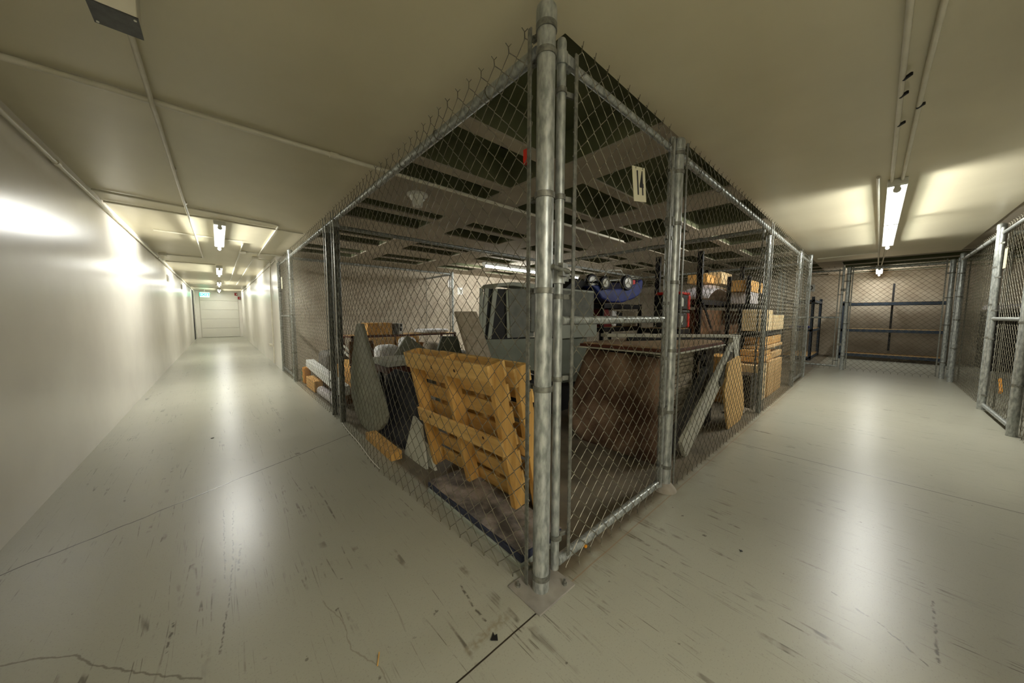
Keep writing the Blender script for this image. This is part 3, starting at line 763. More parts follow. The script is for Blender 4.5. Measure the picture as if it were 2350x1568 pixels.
number_sign((-.035, 6.62, 1.75), (0, -1, 0), (0, 0, 1), .11, .22, 'small narrow sign on the gate by the white wall, seen edge on')
number_sign((5.55, -1.79, 1.80), (-1, 0, 0), (-.05, 0, 1), .12, .22, 'small cream sign on the gate at the right edge')
th = thing('hanging_sign', (9.9, .28, 1.84), 'white sign with a black zero inside the far gate, partly hidden', 'sign')
mb = MB(); mb.box(9.9, 9.904, .16, .36, 1.76, 1.93); mb.build('plate', M['paper'], th)
text_mesh('numerals', '10', .14, (9.898, .26, 1.845), ((0, -1, 0), (0, 0, 1)), 'ink', th, sx=.9)
for y in (.2, .32):
    mb = MB(); mb.tube([(9.902, y, 1.925), (9.902, y, 2.62)], .002, 6); mb.build('hanging_wire', M['wire'], th)

# ================================================================== contents of cage 14
def slab(name, pts, d, m_, label, cat, group=None, bevel=0, parent=None):
    mb = MB(); mb.prism(pts, d)
    o = mb.build(name, M[m_], parent, bevel=bevel)
    if parent is None: tag(o, label, cat, group)
    return o
# --- pallets leaning against the left fence
def pallet(base, lean, zr, label):
    """pallet standing on one edge; local: x thickness (0 = face toward corridor), y width .98, z height .90"""
    T = Matrix.Translation(base) @ Matrix.Rotation(zr, 4, 'Z') @ Matrix.Rotation(lean, 4, 'Y')
    th = thing('wooden_pallet', base, label, 'pallet', 'orange pine pallets')
    W, H = .89, .89
    for y in (0, W/2-.019, W-.038):                       # stringers stand upright, wide face sideways
        mb = MB(); mb.box(.018, .105, y, y+.038, 0, H, T); mb.build('stringer', M['pine'], th, bevel=.003)
    for z, hh in ((H-.105, .105), (.375, .10)):
        mb = MB(); mb.box(0, .018, 0, W, z, z+hh, T); mb.build('bottom_board', M['pine_h'], th, bevel=.002)
    n = 7
    for k in range(n):
        z = k*(H-.10)/(n-1)
        mb = MB(); mb.box(.106, .122, 0, W, z, z+.095, T); mb.build('deck_board', M['pine_h'], th, bevel=.002)
    for (y, z, x) in ((.15, .45, -.0005), (.72, .44, -.0005), (.30, .83, -.0005), (.55, .82, -.0005)):
        mb = MB(); mb.cyl(T @ Vector((x, y, z)), T @ Vector((x+.001, y, z)), .010, 10); mb.build('knot', M['knot'], th)
    return th
pl1 = pallet(Vector((.222, .405, .03)), R(-13.0), R(2.5), 'front orange pine pallet leaning on the left fence, bottom board side out')
pl2 = pallet(Vector((.362, .375, .0)), R(-12.0), R(1.5), 'second orange pine pallet leaning behind the front one')
# --- mat / pad on the floor
th = thing('floor_mat', (.16, .55, 0), 'thick dusty dark mat lying on the floor beside the corner post', 'mat')
mb = MB(); mb.box(.008, .30, .13, 1.02, .0, .028); mb.build('base', M['grey_trim'], th, bevel=.006)
mb = MB(); mb.box(.012, .30, .13, 1.02, .028, .066); mb.build('core', M['navy_side'], th, bevel=.008)
mb = MB(); mb.grid(lambda u, v: (.014+.285*u, .132+.886*v, .0705+.0025*math.sin(9*u+14*v)), 10, 24); mb.build('top', M['navy_rug'], th, smooth=True)
# --- lumber block on the floor
th = thing('lumber_block', (.06, 1.9, 0), 'short orange timber lying on the floor along the left fence', 'timber')
mb = MB(); mb.beam((.045, 1.60, .035), (.055, 2.22, .035), .09, .068); mb.build('timber', M['pine'], th, bevel=.004)
# --- tear-drop board
TD = [(2.583, 1.064), (2.442, 1.07), (2.373, .971), (2.3, .827), (2.2, .675), (2.11, .564), (2.033, .456), (1.959, .344), (1.929, .267), (1.97, .195), (2.108, .10), (2.277, .035), (2.411, .004), (2.551, .002), (2.695, .03), (2.838, .12), (2.92, .256), (2.93, .409), (2.88, .56), (2.80, .72), (2.72, .87), (2.653, .975)]
slab('tapered_board', [(.10-.03*z, y, z) for y, z in TD], (.032, 0, 0), 'grey_board', 'grey tapered board with a rounded foot, standing against the left fence', 'board', bevel=.006)
# --- navy board & white board behind pallet
BL = [(x_+.03, y_, z_) for x_, y_, z_ in ((.25, 2.387, .548), (.266, 2.223, .628), (.266, 1.953, .63), (.214, 1.65, .37), (.198, 1.64, .291), (.140, 1.697, .002), (.140, 2.33, .002))]
slab('navy_board', BL, (.035, 0, -.007), 'navy', 'dark navy board standing between the tapered board and the pallets', 'board', bevel=.004)
slab('white_board', [(.190, 1.60, .331), (.184, 1.459, .295), (.143, 1.30, .004), (.142, 1.43, .003), (.142, 1.68, .003)], (.02, 0, -.004), 'whiteb', 'pale board corner showing at the left foot of the pallets', 'board')
slab('pale_board', [(.20, 1.50, .16), (.195, 1.40, .15), (.185, 1.24, .0), (.185, 1.40, .0)], (.02, 0, 0), 'whiteb', 'small pale board next to the left pallet foot', 'board')
# --- carpet strip plank
slab('carpeted_plank', [(.528, 1.47, 1.183), (.742, 1.47, 1.185), (.86, 1.40, .76), (1.06, 1.30, .0), (.82, 1.30, .0), (.611, 1.40, .80)], (.0, .045, 0), 'carpet', 'pale beige carpeted plank leaning behind the pallets', 'plank', bevel=.01)
# --- big grey booth
th = thing('display_booth', (1.7, 1.8, 0), 'large dark grey laminate booth with open black bays, behind the corner post', 'booth')
mb = MB(); mb.prism([(.80, 1.52, .93), (2.46, 1.52, .88), (2.46, 1.52, .34), (1.96, 1.52, .37), (1.59, 1.52, .54), (.875, 1.52, .76)], (0, .25, 0)); mb.build('lower_body', M['grey_low'], th, bevel=.006)
mb = MB(); mb.box(1.45, 2.53, 1.50, 2.10, .98, 1.44); mb.build('upper_body', M['grey_felt'], th, bevel=.01)
mb = MB(); mb.box(1.93, 2.54, 1.485, 1.50, 1.11, 1.435); mb.build('side_panel', M['grey_felt'], th, bevel=.004)
mb = MB(); mb.box(1.93, 2.62, 1.485, 1.50, .89, 1.10); mb.build('front_panel', M['grey_trim'], th, bevel=.004)
mb = MB(); mb.box(1.55, 2.545, 1.49, 2.1, 1.435, 1.458); mb.build('cover_lip', M['grey_trim'], th, bevel=.004)
mb = MB(); mb.prism([(.845, 1.556, .93), (1.46, 1.556, .93), (1.46, 1.556, 1.42), (.90, 1.556, 1.40)], (0, .02, 0)); mb.build('back_panel', M['black'], th)
mb = MB(); mb.box(.84, 1.46, 1.545, 1.60, .92, .94); mb.build('bay_floor', M['black'], th)
for (x0, x1, b0, b1) in ((.80, .835, .815, .845), (.86, .90, .845, .875), (.955, 1.005, .915, .955), (1.115, 1.16, 1.16, 1.21)):
    mb = MB(); mb.prism([(b0, 1.54, .93), (b1, 1.54, .93), (x1+.03, 1.54, 1.40), (x0+.03, 1.54, 1.40)], (0, .012, 0)); mb.build('divider', M['grey_trim'], th)
mb = MB(); mb.prism([(.945, 1.50, 1.395), (1.0, 1.50, 1.45), (1.2, 1.50, 1.475), (1.45, 1.50, 1.48), (1.56, 1.50, 1.46), (1.56, 1.50, 1.425), (1.2, 1.50, 1.44), (1.02, 1.50, 1.42)], (0, .22, 0)); mb.build('top_slab', M['grey_trim'], th, bevel=.006)
mb = MB(); mb.prism([(1.16, 1.53, 1.41), (1.50, 1.53, 1.43), (1.52, 1.53, .93), (1.20, 1.53, .93)], (0, .03, 0)); mb.build('felt_panel', M['grey_felt'], th)
for x in (1.0, 1.55, 2.35):
    mb = MB(); mb.box(x, x+.05, 1.60, 1.65, 0, .5 if x > 1.2 else .78); mb.build('leg', M['black'], th)
for x in (1.9,):
    mb = MB(); mb.box(1.62, 2.44, 1.60, 2.08, 0.001, .36); mb.build('void_block', M['black'], th)  # black block painted in place of the dark void under the booth
# grey low boards before it
slab('grey_divider', [(1.042, 2.6, .899), (1.257, 2.6, .89), (1.34, 2.6, .60), (1.34, 2.6, 0), (.95, 2.6, 0), (.97, 2.6, .714)], (0, .03, 0), 'grey_low', 'dark grey panel leaning left of the beige plank', 'panel')
slab('grey_divider', [(.735, 2.9, .907), (1.02, 2.9, .70), (1.0, 2.9, .0), (.55, 2.9, 0), (.572, 2.9, .681)], (0, .03, 0), 'grey_board', 'grey panel with a slanted top behind the left end of the pallets', 'panel')
th = thing('low_bench', (.55, 2.75, 0), 'low brownish grey bench behind the tapered board', 'bench')
mb = MB(); mb.box(.30, .80, 2.42, 2.87, .62, .68); mb.build('seat', M['greysteel'], th, bevel=.004)
mb = MB(); mb.box(.32, .78, 2.44, 2.86, .54, .61); mb.build('frame', M['redbrown'], th)
for x in (.36, .72):
    for y in (2.46, 2.80):
        mb = MB(); mb.box(x, x+.05, y, y+.05, 0, .54); mb.build('leg', M['blackm'], th)
# --- plush cushion
def cushion(u, v):
    z = .82*v
    ymax = 1.05-max(0, z-.32)*.37-max(0, .16-z)*.75; ymin = .17
    y = ymin+(ymax-ymin)*u
    e = min(u, 1-u, v, 1-v); b = .055*min(1, e*7)**.5
    b += .012*math.sin(9*u+4*v)*min(1, e*6)
    return (1.50-b+.03*v, y, z+.03*u*v+.004)
th = thing('plush_cushion', (1.55, .6, 0), 'large mottled brown plush cushion standing behind gate 14', 'cushion')
mb = MB(); mb.grid(cushion, 24, 22)
n0 = len(mb.v); mb.grid(lambda u, v: (lambda p: (3.14-p[0], p[1], p[2]))(cushion(u, v)), 24, 22)
for j in range(22):
    for a_, b_ in (((j*25), (j+1)*25), ((j*25+24), (j+1)*25+24)): mb.f.append([a_, b_, b_+n0, a_+n0]); mb.mi.append(0)
for i in range(24):
    for a_, b_ in ((i, i+1), (22*25+i, 22*25+i+1)): mb.f.append([a_, b_, b_+n0, a_+n0]); mb.mi.append(0)
mb.build('cover', M['plush'], th, smooth=True)
# --- table top resting over the cushion and the stacked boards
tag(MB().box(1.52, 2.72, .12, .90, .900, .912).build('wood_sheet', M['tabletop']), 'beige wood panel lying on top of the brown framed one behind gate 14', 'panel')
tt = thing('framed_board', (1.9, .5, .86), 'flat panel with a red brown edge lying over the plush cushion', 'panel')
MB().box(1.51, 2.74, .11, .93, .875, .899).build('panel', M['redbrown'], tt, bevel=.002)
MB().box(1.49, 2.76, .10, .95, .862, .874).build('rim', M['greysteel'], tt, bevel=.002)
hs = [.03, .03, .04, .025, .03, .05, .03, .03, .04, .03, .03, .035, .04, .03, .03, .035, .03, .03, .035, .03, .03]
z = .03; k = 0; nm = ['lowest', 'second', 'third', 'fourth', 'fifth', 'sixth', 'seventh', 'eighth', 'ninth', 'tenth', 'eleventh', 'twelfth', 'thirteenth', 'fourteenth', 'fifteenth', 'sixteenth', 'seventeenth', 'eighteenth', 'nineteenth', 'twentieth']
for h in hs:
    if z+h > .84 or k >= 20: break
    dx = random.uniform(-.04, .04)
    tag(MB().box(1.78+dx, 2.70+dx*.5, .36+abs(dx)*.6, .92, z, z+h).build('stacked_board', M['slat'], bevel=.002),
        'pale board in the stack behind the gate post, %s from the bottom' % nm[k] if k else 'lowest pale board in the stack behind the gate post', 'board', 'stacked pale boards')
    z += h+.006; k += 1
# --- grey steel frame: white-edged top bar, dark bar below, leaning legs
fr = thing('table_stand', (2.6, .3, 0), 'pale grey steel table frame leaning between the gate post and the tan board', 'frame')
MB().beam((1.75, .84, .968), (3.22, .12, .935), .09, .03).build('top_bar', M['greysteel'], fr, bevel=.003)
MB().beam((1.95, .70, .925), (3.0, .19, .885), .04, .05).build('dark_bar', M['blackm'], fr, bevel=.003)
MB().beam((1.80, .115, .06), (3.05, .115, .80), .035, .19, upv=(-.5, 0, 1)).build('leg', M['greysteel'], fr, bevel=.004)
MB().beam((3.12, .115, .68), (3.12, .115, .93), .035, .24, upv=(1, 0, 0)).build('corner_bracket', M['greysteel'], fr, bevel=.004)
MB().beam((1.78, .22, .02), (2.62, .22, .60), .05, .14, upv=(-.5, 0, 1)).build('leg', M['dmetal'], fr, bevel=.004)
MB().beam((2.95, .09, .76), (2.60, .09, .50), .02, .07, upv=(-.5, 0, 1)).build('brace', M['dmetal'], fr, bevel=.003)
br = thing('black_hinge_post', (2.7, .26, 0), 'black notched bracket post standing under the pale frame', 'bracket')
MB().box(2.78, 3.02, .27, .32, .0, .87).build('post', M['blackm'], br, bevel=.004)
MB().box(2.62, 2.78, .27, .31, .70, .76).build('lug', M['blackm'], br)
MB().box(2.68, 2.78, .27, .31, .52, .58).build('lug', M['blackm'], br)
MB().prism([(2.2, .29, 0), (2.80, .29, 0), (2.80, .29, .5), (2.60, .29, .36)], (0, .02, 0)).build('gusset', M['blackm'], br)
# --- tan board
slab('tan_board', [(2.744, .06, .695), (3.10, .06, .735), (3.17, .06, .70), (3.32, .06, .40), (3.42, .06, .16), (3.38, .06, .04), (3.26, .06, .0), (2.85, .06, .0), (2.76, .06, .18), (2.66, .06, .42), (2.69, .06, .52)], (0, .02, 0), 'tanfelt', 'tan pressed board with wavy edges leaning beside the pale frame', 'board', bevel=.003)
slab('dark_wedge', [(2.62, .34, .0), (2.95, .34, .0), (2.95, .34, .22)], (0, .3, 0), 'black', 'dark wedge shaped box at the foot of the tan board', 'box')
# --- overturned cart (blue trough with wheels) behind the booth
th = thing('garden_cart', (3.0, 1.85, 1.2), 'overturned blue garden cart with black wheels on the rack behind the booth', 'cart')
prof = [(2.45, 1.515), (2.565, 1.46), (2.66, 1.37), (2.874, 1.325), (3.182, 1.33), (3.479, 1.395), (3.65, 1.46), (3.72, 1.50), (3.74, 1.66), (3.70, 1.69), (3.552, 1.621), (3.17, 1.524), (2.792, 1.492), (2.60, 1.535)]
MB().prism([(x, 1.45, z) for x, z in prof], (0, .50, 0)).build('trough', M['blue'], th, bevel=.02)
for (x, y, z, r) in ((2.67, 1.43, 1.56, .085), (3.22, 1.43, 1.60, .105), (2.50, 1.86, 1.60, .085), (3.02, 1.86, 1.64, .105)):
    mb = MB(); mb.lathe((x, y, z), [(r*.62, -.028), (r*.9, -.03), (r, -.015), (r, .015), (r*.9, .03), (r*.62, .028), (r*.62, -.028)], 24, ax=(.25, 1, 0)); wh = mb.build('wheel', M['black'], th, smooth=True)
    mb = MB(); mb.lathe((x, y-.012, z), [(.0001, -.03), (.014, -.03), (.016, -.02), (r*.6, -.012), (r*.62, -.022), (r*.64, -.022), (r*.64, .02), (r*.55, .02)], 20, ax=(.25, 1, 0)); mb.build('hub', M['white'], wh, smooth=True)
MB().tube([(2.67, 1.45, 1.565), (2.50, 1.86, 1.60)], .01, 8).build('axle', M['blackm'], th)
MB().tube([(3.22, 1.45, 1.605), (3.02, 1.86, 1.64)], .01, 8).build('axle', M['blackm'], th)
MB().tube([(2.889, 1.6, 1.63), (3.021, 1.6, 1.768), (3.35, 1.6, 1.80), (3.50, 1.6, 1.70), (3.72, 1.6, 1.74)], .009, 8).build('handle', M['greysteel'], th, smooth=True)
MB().box(3.40, 3.52, 1.46, 1.56, 1.58, 1.66).build('bracket', M['red'], th, bevel=.004)
MB().prism([(2.10, 1.6, 1.465), (2.321, 1.6, 1.61), (2.50, 1.6, 1.59), (2.60, 1.6, 1.53), (2.52, 1.6, 1.47)], (0, .3, 0)).build('cover_flap', M['black'], th, bevel=.01)
# rack carrying the cart
def rack(name, x0, x1, y0, y1, H, levels, label, st='blackm', board='particle', cat='shelving', post_w=.04, beam_h=.06, group=None, cross=True):
    th = thing(name, ((x0+x1)/2, (y0+y1)/2, 0), label, cat, group)
    for x in (x0, x1-post_w):
        for y in (y0, y1-post_w):
            mb = MB(); mb.box(x, x+post_w, y, y+post_w*.25, 0, H); mb.box(x, x+post_w*.2, y, y+post_w, 0, H); mb.build('upright', M[st], th)
    for z in levels:
        for y in (y0, y1-.02):
            mb = MB(); mb.box(x0, x1, y, y+.02, z-beam_h, z); mb.build('beam', M[st], th)
        for x in (x0, x1-.02):
            mb = MB(); mb.box(x, x+.02, y0, y1, z-beam_h, z); mb.build('beam', M[st], th)
        mb = MB(); mb.box(x0+.005, x1-.005, y0+.022, y1-.022, z-.016, z+.002); mb.build('shelf_board', M[board], th)
    return th
rack('storage_rack', 2.68, 3.72, 1.45, 1.98, 1.32, [.12, 1.0, 1.31], 'black rack behind the booth carrying the overturned blue cart')
tag(MB().prism([(2.76, 1.50, .96), (2.78, 1.50, 1.19), (2.90, 1.50, 1.20), (3.0, 1.50, .96)], (0, .3, 0)).build('red_bin', M['dred'], bevel=.006), 'dark red bin on the black rack just right of the booth', 'bin')
for o_ in (bpy.data.objects['red_bin'],): o_.location.z = 1.005
tag(MB().box(3.01, 3.12, 1.5, 1.62, 1.005, 1.22).build('white_canister', M['whitefoam'], bevel=.02), 'white canister on the black rack under the blue cart', 'canister')
tag(MB().box(3.28, 3.66, 1.5, 1.8, 1.005, 1.22).build('beige_carton', M['rib'], bevel=.01), 'pale beige box on the black rack right of the white canister', 'box')
tag(MB().box(3.14, 3.26, 1.5, 1.7, 1.005, 1.20).build('black_box', M['black'], bevel=.01), 'small black box on the rack between canister and beige box', 'box')
tag(MB().box(2.72, 3.05, 1.5, 1.8, .124, .60).build('black_crate', M['black'], bevel=.01), 'black crate at the bottom of the rack behind the booth', 'crate')
tag(MB().box(3.10, 3.60, 1.5, 1.8, .124, .58).build('grey_bundle', M['grey_fab'], bevel=.05, seg=4), 'grey bundle at the bottom of the rack behind the booth', 'bundle')
# ================================================================== neighbouring cage on the right (x 3.8 - 7.3)
rk = rack('storage_rack', 3.90, 6.0, .72, 1.35, 2.02, [.85, 1.38], 'tall black storage rack behind the slim line post', post_w=.06, beam_h=.07)
MB().beam((3.97, .71, 1.32), (4.35, .71, .98), .012, .035).build('brace', M['blackm'], rk)
# red machines
for (z, lb) in ((1.0, 'lower red and grey tool case stacked left of the tall rack'), (1.235, 'upper red and grey tool case stacked left of the tall rack')):
    th = thing('tool_case', (3.65, 1.0, z), lb, 'tool case', 'red tool cases')
    MB().box(3.40, 3.68, .80, 1.1, z, z+.19).build('body', M['black' if z > 1.1 else 'dmetal'], th, bevel=.012)
    MB().box(3.68, 3.75, .79, 1.1, z, z+.19).build('end_cap', M['red'], th, bevel=.012)
    MB().box(3.38, 3.72, .785, 1.1, z+.192, z+.225).build('lid', M['red' if z > 1.1 else 'dmetal'], th, bevel=.010)
    MB().box(3.42, 3.52, .793, .80, z+.04, z+.15).build('label', M['whiteb'], th)
rk2 = rack('storage_rack', 4.95, 5.98, .40, .70, 1.76, [.20, 1.34], 'black rack with shelf just behind the stacked cartons', post_w=.05, beam_h=.07)
rack('storage_rack', 3.34, 3.74, .76, 1.30, .99, [.30, .985], 'short black rack carrying the red tool cases')
tag(MB().box(3.38, 3.60, .775, 1.1, .31, .36).build('yellow_level', M['yellow'], bevel=.004), 'yellow bar on the short rack under the red tool cases', 'bar')
tag(MB().box(4.05, 5.95, .76, 1.3, .86, 1.24).build('long_carton', M['card_d'], bevel=.01), 'long dark brown carton on the middle shelf of the tall rack', 'carton')
def drape(u, v):
    x = 4.15+1.75*u; y = .70+.6*v
    return (x, y, 1.40+.30*math.sin(math.pi*min(1, max(0, u*1.02)))**.6*(.8+.2*math.sin(9*u+3*v))*(.65+.35*math.sin(math.pi*v)))
th = thing('wrapped_bundle', (5, 1, 1.38), 'bundle wrapped in crinkled translucent plastic on top of the tall rack', 'bundle')
mb = MB(); mb.grid(drape, 40, 14); mb.build('plastic_wrap', M['plastic'], th, smooth=True, solid=.006)
for (x0, x1, y0, z0, z1, m_, lb) in ((5.0, 5.45, 1.0, 1.70, 1.84, 'card_o', 'orange carton lying on the plastic wrapped bundle, left one'), (5.38, 5.95, .9, 1.70, 1.90, 'card_l', 'pale carton lying on the plastic wrapped bundle, right one')):
    tag(MB().box(x0, x1, y0, y0+.3, z0, z1).build('carton', M[m_], bevel=.008), lb, 'carton', 'cartons on the wrapped bundle')
# stacks of cartons by the fence
def carton(x0, x1, y0, y1, z0, z1, m_, label, group='cartons stacked by the right fence', tape=True, rz=0):
    th = thing('carton', ((x0+x1)/2, (y0+y1)/2, z0), label, 'carton', group)
    MB().box(x0, x1, y0, y1, z0, z1).build('box', M[m_], th, bevel=.006)
    if tape: MB().box((x0+x1)/2-.02, (x0+x1)/2+.02, y0-.001, y1+.001, z1-.05, z1+.001).build('tape', M['card_l' if m_ != 'card_l' else 'card'], th)
    th.rotation_euler.z = rz
    return th
carton(4.30, 4.72, .10, .36, .002, .50, 'card_l', 'pale carton on the floor, nearest the slim line post')
carton(4.76, 5.20, .09, .36, .002, .52, 'card', 'tan carton on the floor, middle of the row by the fence')
carton(5.24, 5.75, .09, .36, .002, .50, 'card', 'tan carton on the floor with faint red marks, right end of the row')
carton(4.40, 5.02, .11, .36, .53, .60, 'card_o', 'flat orange carton laid across the floor row, left one')
carton(5.05, 5.80, .11, .36, .53, .62, 'card', 'flat tan carton laid across the floor row, right one')
carton(4.42, 5.0, .12, .36, .61, .69, 'card_o', 'flat orange carton second from the bottom of the left flat stack')
carton(4.55, 5.75, .10, .36, .70, .74, 'card', 'thin wide tan carton bridging both flat stacks')
carton(4.62, 5.72, .12, .36, .75, .86, 'card_o', 'orange carton right under the two pale top cartons')
carton(4.42, 5.0, .12, .36, .95, 1.24, 'card_l', 'pale square carton on top of the stack, left one')
carton(5.03, 5.80, .11, .36, .95, 1.17, 'card_l', 'pale lower carton on top of the stack, right one')
carton(4.50, 5.70, .13, .36, .87, .94, 'black', 'dark flat box between the orange carton and the pale top cartons', tape=False)
carton(5.08, 5.60, .42, .69, 1.345, 1.52, 'plastic', 'crumpled pale box on the shelf above the stacked cartons', tape=False)
carton(5.0, 5.85, .42, .68, 1.53, 1.70, 'card_o', 'long orange carton on top of the crumpled pale box', tape=False)
tag(MB().box(3.88, 4.18, .10, .34, .002, .42).build('dark_bin', M['blackm'], bevel=.01), 'dark bin standing behind the mesh beside the tan board', 'bin')
tag(MB().box(3.95, 4.35, .38, .62, .002, .62).build('carton', M['card_o'], bevel=.01), 'orange carton standing behind the dark bin beside the slim line post', 'carton')
tag(MB().grid(lambda u, v: (3.46+.38*u, .09+.20*v, .02+.10*abs(math.sin(7*u+3*v))*math.sin(math.pi*u)*math.sin(math.pi*v)), 16, 8).build('crumpled_paper', M['carpet'], smooth=True, solid=.004), 'crumpled tan paper on the floor beside the tan board', 'paper')

# ================================================================== neighbouring cages on the left
rack('storage_rack', .70, 2.75, 5.0, 5.6, .80, [.30, .79], 'long low shelf along the back of the left cage with cartons on it', board='particle', st='redbrown', beam_h=.03)
carton(.97, 1.40, 5.02, 5.4, .80, 1.01, 'card_o', 'orange carton on the low back shelf, left of the tapered board top', group='cartons on the back shelf')
th = thing('printed_box', (1.52, 5.2, .80), 'small grey box with a black and white printed label on the back shelf', 'box')
MB().box(1.44, 1.53, 5.03, 5.3, .80, 1.0).build('box', M['grey_fab'], th)
MB().box(1.53, 1.60, 5.02, 5.3, .80, 1.0).build('label', M['paper'], th)
MB().box(1.542, 1.585, 5.014, 5.02, .94, .985).build('print', M['ink'], th)
MB().box(1.542, 1.585, 5.014, 5.02, .86, .92).build('print', M['ink'], th)
carton(.98, 1.42, 4.97, 5.4, .305, .755, 'card', 'tan carton on the lower board of the back shelf, left one', group='cartons on the back shelf')
carton(1.46, 1.9, 4.97, 5.4, .305, .755, 'card_o', 'orange carton on the lower board of the back shelf, middle one', group='cartons on the back shelf')
carton(2.0, 2.16, 5.02, 5.4, .31, .60, 'card_o', 'small orange carton on the lower board of the back shelf, right one', group='cartons on the back shelf')
for (x0, x1, z0, z1, lb) in ((1.05, 1.42, .50, .60, 'flat white foam bundle'), (1.48, 1.68, .50, .66, 'white foam roll')): pass
def bundle(x0, x1, y0, y1, z0, z1, m_, label, cat='bundle', rot=(0, 0, 0), group=None):
    o = MB().box(x0, x1, y0, y1, z0, z1).build('wrapped_bundle', M[m_], bevel=min(x1-x0, z1-z0, y1-y0)*.35, seg=4)
    o.rotation_euler = rot; return tag(o, label, cat, group)
bundle(.85, 1.22, 4.2, 4.5, .0, .68, 'whitefoam', 'white foam bundle in front of the back shelf, left one')
bundle(1.26, 1.50, 4.2, 4.5, .0, .79, 'whitefoam', 'taller white foam bundle in front of the back shelf, middle one')
bundle(1.75, 2.0, 4.3, 4.6, .0, .68, 'carpet', 'greyish bundle in front of the back shelf, right one')
bundle(2.05, 2.6, 5.05, 5.5, .80, .87, 'whitefoam', 'flat white sheet lying on the back shelf, right part')
bundle(2.05, 2.55, 4.2, 4.5, .0, .50, 'grey_fab', 'grey bundle standing before the back shelf, far right')
# junk pile against the left fence
def pj(name, box_, m_, label, cat, rot=(0, 0, 0), bev=.01, group='things piled in the left cage'):
    o = MB().box(*box_).build(name, M[m_], bevel=bev, seg=3); o.rotation_euler = rot; return tag(o, label, cat, group)
o = tag(MB().beam((.14, 5.35, .36), (.16, 3.42, .22), .12, .12).build('white_tube', M['paper'], bevel=.01), 'long white carton tube lying slanted on the pile in the left cage', 'tube', 'things piled in the left cage')
tag(MB().beam((.24, 5.0, .20), (.26, 3.45, .10), .14, .12).build('dark_plank', M['card_d'], bevel=.006), 'dark brown plank under the white tube in the left cage', 'plank', 'things piled in the left cage')
pj('carton', (.05, .165, 4.6, 5.2, .001, .17), 'card_o', 'orange carton at the bottom of the pile in the left cage', 'carton')
pj('carton', (.45, .80, 4.15, 4.95, .001, .36), 'card_o', 'wide orange carton behind the white tube in the left cage', 'carton')
pj('pine_plank', (.47, .62, 3.95, 4.95, .362, .42), 'pine', 'orange plank lying on the wide carton in the left cage', 'plank')
pj('grey_sack', (.30, .68, 5.0, 5.6, .001, .54), 'grey_fab', 'grey sack on top of the pile in the left cage', 'sack', bev=.08)
pj('white_sack', (.05, .165, 3.55, 4.5, .001, .12), 'plastic', 'crumpled white plastic sack on the floor at the left fence', 'sack', bev=.05)
pj('orange_bag', (.05, .16, 5.40, 5.55, .001, .28), 'ochre', 'small orange bag beside the bright fence post', 'bag', bev=.03)
pj('green_bottle', (.055, .10, 5.56, 5.61, .001, .22), 'green', 'small green bottle beside the bright fence post', 'bottle', bev=.01)
th = thing('hand_truck', (.9, 4.3, .4), 'grey folded stand with ring handles leaning over the pile in the left cage', 'stand')
for dx in (0, .10): MB().tube([(.55+dx, 5.6, .66), (.50+dx, 3.95, .44)], .018, 8).build('rail', M['greysteel'], th, smooth=True)
for (y, z) in ((5.6, .68), (5.3, .60)): MB().ring((.60, y, z+.04), (1, .2, .2), .05, .06, .012, 20).build('ring_handle', M['greysteel'], th, smooth=True)
th = thing('brown_chair', (.48, 3.6, 0), 'dark brown padded chair behind the tapered board', 'chair')
MB().box(.32, .64, 3.42, 3.80, .38, .46).build('seat', M['card_d'], th, bevel=.02)
MB().box(.32, .64, 3.76, 3.82, .46, .80).build('backrest', M['card_d'], th, bevel=.02)
for x in (.33, .60):
    for y in (3.44, 3.75): MB().box(x, x+.03, y, y+.03, 0, .38).build('leg', M['blackm'], th)
# papers on the back wall
for (x, y, z, lb) in ((4.05, 7.315, 2.05, 'upper left white paper taped on the back wall'), (4.36, 7.315, 1.86, 'lower right white paper with print taped on the back wall')):
    th = thing('wall_notice', (x, y, z), lb, 'notice', 'papers on the back wall')
    MB().box(x-.09, x+.09, y-.003, y, z-.10, z+.10).build('sheet', M['paper'], th)
    MB().box(x-.05, x+.05, y-.005, y-.003, z-.05, z+.05).build('print', M['whiteb'], th)

# ================================================================== beyond the far fence
def long_shelf(x0, x1, y0, y1, levels, H, label, mid=True):
    th = thing('steel_shelving', ((x0+x1)/2, (y0+y1)/2, 0), label, 'shelving', 'blue grey shelving')
    for y in (y0, y1-.05):
        for x in (x0, x1-.04):
            mb = MB(); mb.box(x, x+.04, y, y+.012, 0, H); mb.box(x, x+.01, y, y+.05, 0, H); mb.build('upright', M['bluesteel'], th)
    for z in levels:
        for x in (x0, x1-.02): MB().box(x, x+.02, y0, y1, z-.075, z).build('beam', M['bluesteel'], th, bevel=.002)
        MB().box(x0+.02, x1-.02, y0+.012, y1-.012, z-.012, z+.006).build('shelf_board', M['particle'], th)
    if mid: MB().box(x1, x1+.03, (y0+y1)/2-.02, (y0+y1)/2+.02, .25, 2.02).build('back_post', M['blackm'], th)
    return th
long_shelf(11.75, 12.3, -2.05, -.25, [.16, .82, 1.52], 1.56, 'long empty shelving with three levels facing the far fence')
th = rack('steel_shelving', 10.5, 12.3, .20, .85, 1.66, [.10, .82, 1.58], 'dark shelf unit with punched uprights behind the far gate', st='bluesteel', post_w=.06)
th['group'] = 'blue grey shelving'
tag(MB().box(10.6, 10.95, .28, .7, .826, .90).build('blue_bundle', M['blue'], bevel=.02), 'blue bundle on the middle shelf behind the far gate', 'bundle')
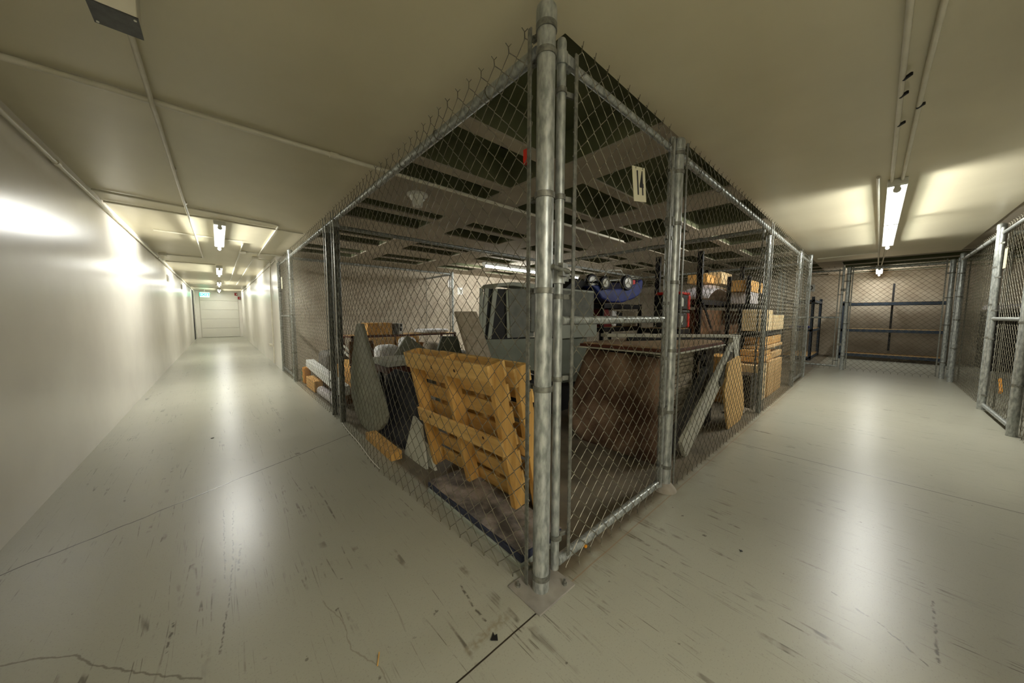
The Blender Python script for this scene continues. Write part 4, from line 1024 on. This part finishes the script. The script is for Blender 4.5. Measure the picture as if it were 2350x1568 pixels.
# black slatted crates, right cages
for k, (x0, lb) in enumerate(((11.2, 'left stack of black slatted crates behind the right fence'), (11.75, 'right stack of black slatted crates behind the right fence'))):
    th = thing('slatted_crate', (x0+.25, -2.8, 0), lb, 'crate', 'black slatted crates')
    mb = MB(); mb.box(x0, x0+.5, -3.3, -2.5, 0.001, 1.28); mb.build('body', M['black'], th)
    for j in range(10): MB().box(x0-.012, x0+.512, -3.31, -2.49, .06+j*.125, .10+j*.125).build('slat', M['blackm'], th)
tag(MB().box(11.2, 12.2, -3.2, -2.5, 1.295, 1.42).build('white_sheet', M['plastic'], bevel=.05, seg=3), 'crumpled pale plastic on top of the black crates', 'sheet')
tag(MB().beam((5.78, -1.90, .27), (5.88, -1.90, .42), .02, .06).build('ochre_scoop', M['ochre'], bevel=.004), 'small ochre plastic handle caught at the gate on the right edge', 'handle')
tag(MB().box(6.4, 8.3, -4.6, -3.9, .002, .75).build('covered_pile', M['grey_fab'], bevel=.08, seg=4), 'grey covered pile deep in the cage behind the right fence', 'pile')
tag(MB().box(3.8, 5.6, -4.4, -3.7, .002, 1.1).build('dark_cabinet', M['blackm'], bevel=.02), 'dark cabinet behind the gate at the right edge of the photo', 'cabinet')

# ================================================================== bits on the corridor floor
for (x, y, s_, m_, nm_, lb) in ((-.275, -.03, .016, 'black', 'black_scrap', 'black scrap on the floor below the corner post'), (-1.05, 3.2, .012, 'ink', 'black_scrap', 'tiny black scrap in the middle of the white corridor floor'), (.9, -.5, .007, 'ink', 'black_scrap', 'tiny dark crumb on the floor right of the corner post')):
    mb = MB(); mb.prism([(x-s_, y, 0.0005), (x+s_*.2, y-s_*1.1, 0.0005), (x+s_, y+s_*.1, 0.0005), (x+s_*.3, y+s_*.2, .0005), (x+s_*.6, y+s_*1.1, 0.0005), (x-s_*.2, y+s_*.5, .0005)], (0, 0, .003))
    tag(mb.build(nm_, M[m_]), lb, 'scrap')
tag(MB().beam((-.62, .15, .003), (-.60, .19, .003), .004, .003).build('wood_splinter', M['pine']), 'small orange wood splinter on the floor at bottom centre left', 'splinter')
tag(MB().box(.28, .292, -.028, -.016, .058, .07).build('orange_bit', M['ochre'], bevel=.002), 'tiny orange scrap caught on the bottom bar of gate 14', 'scrap')
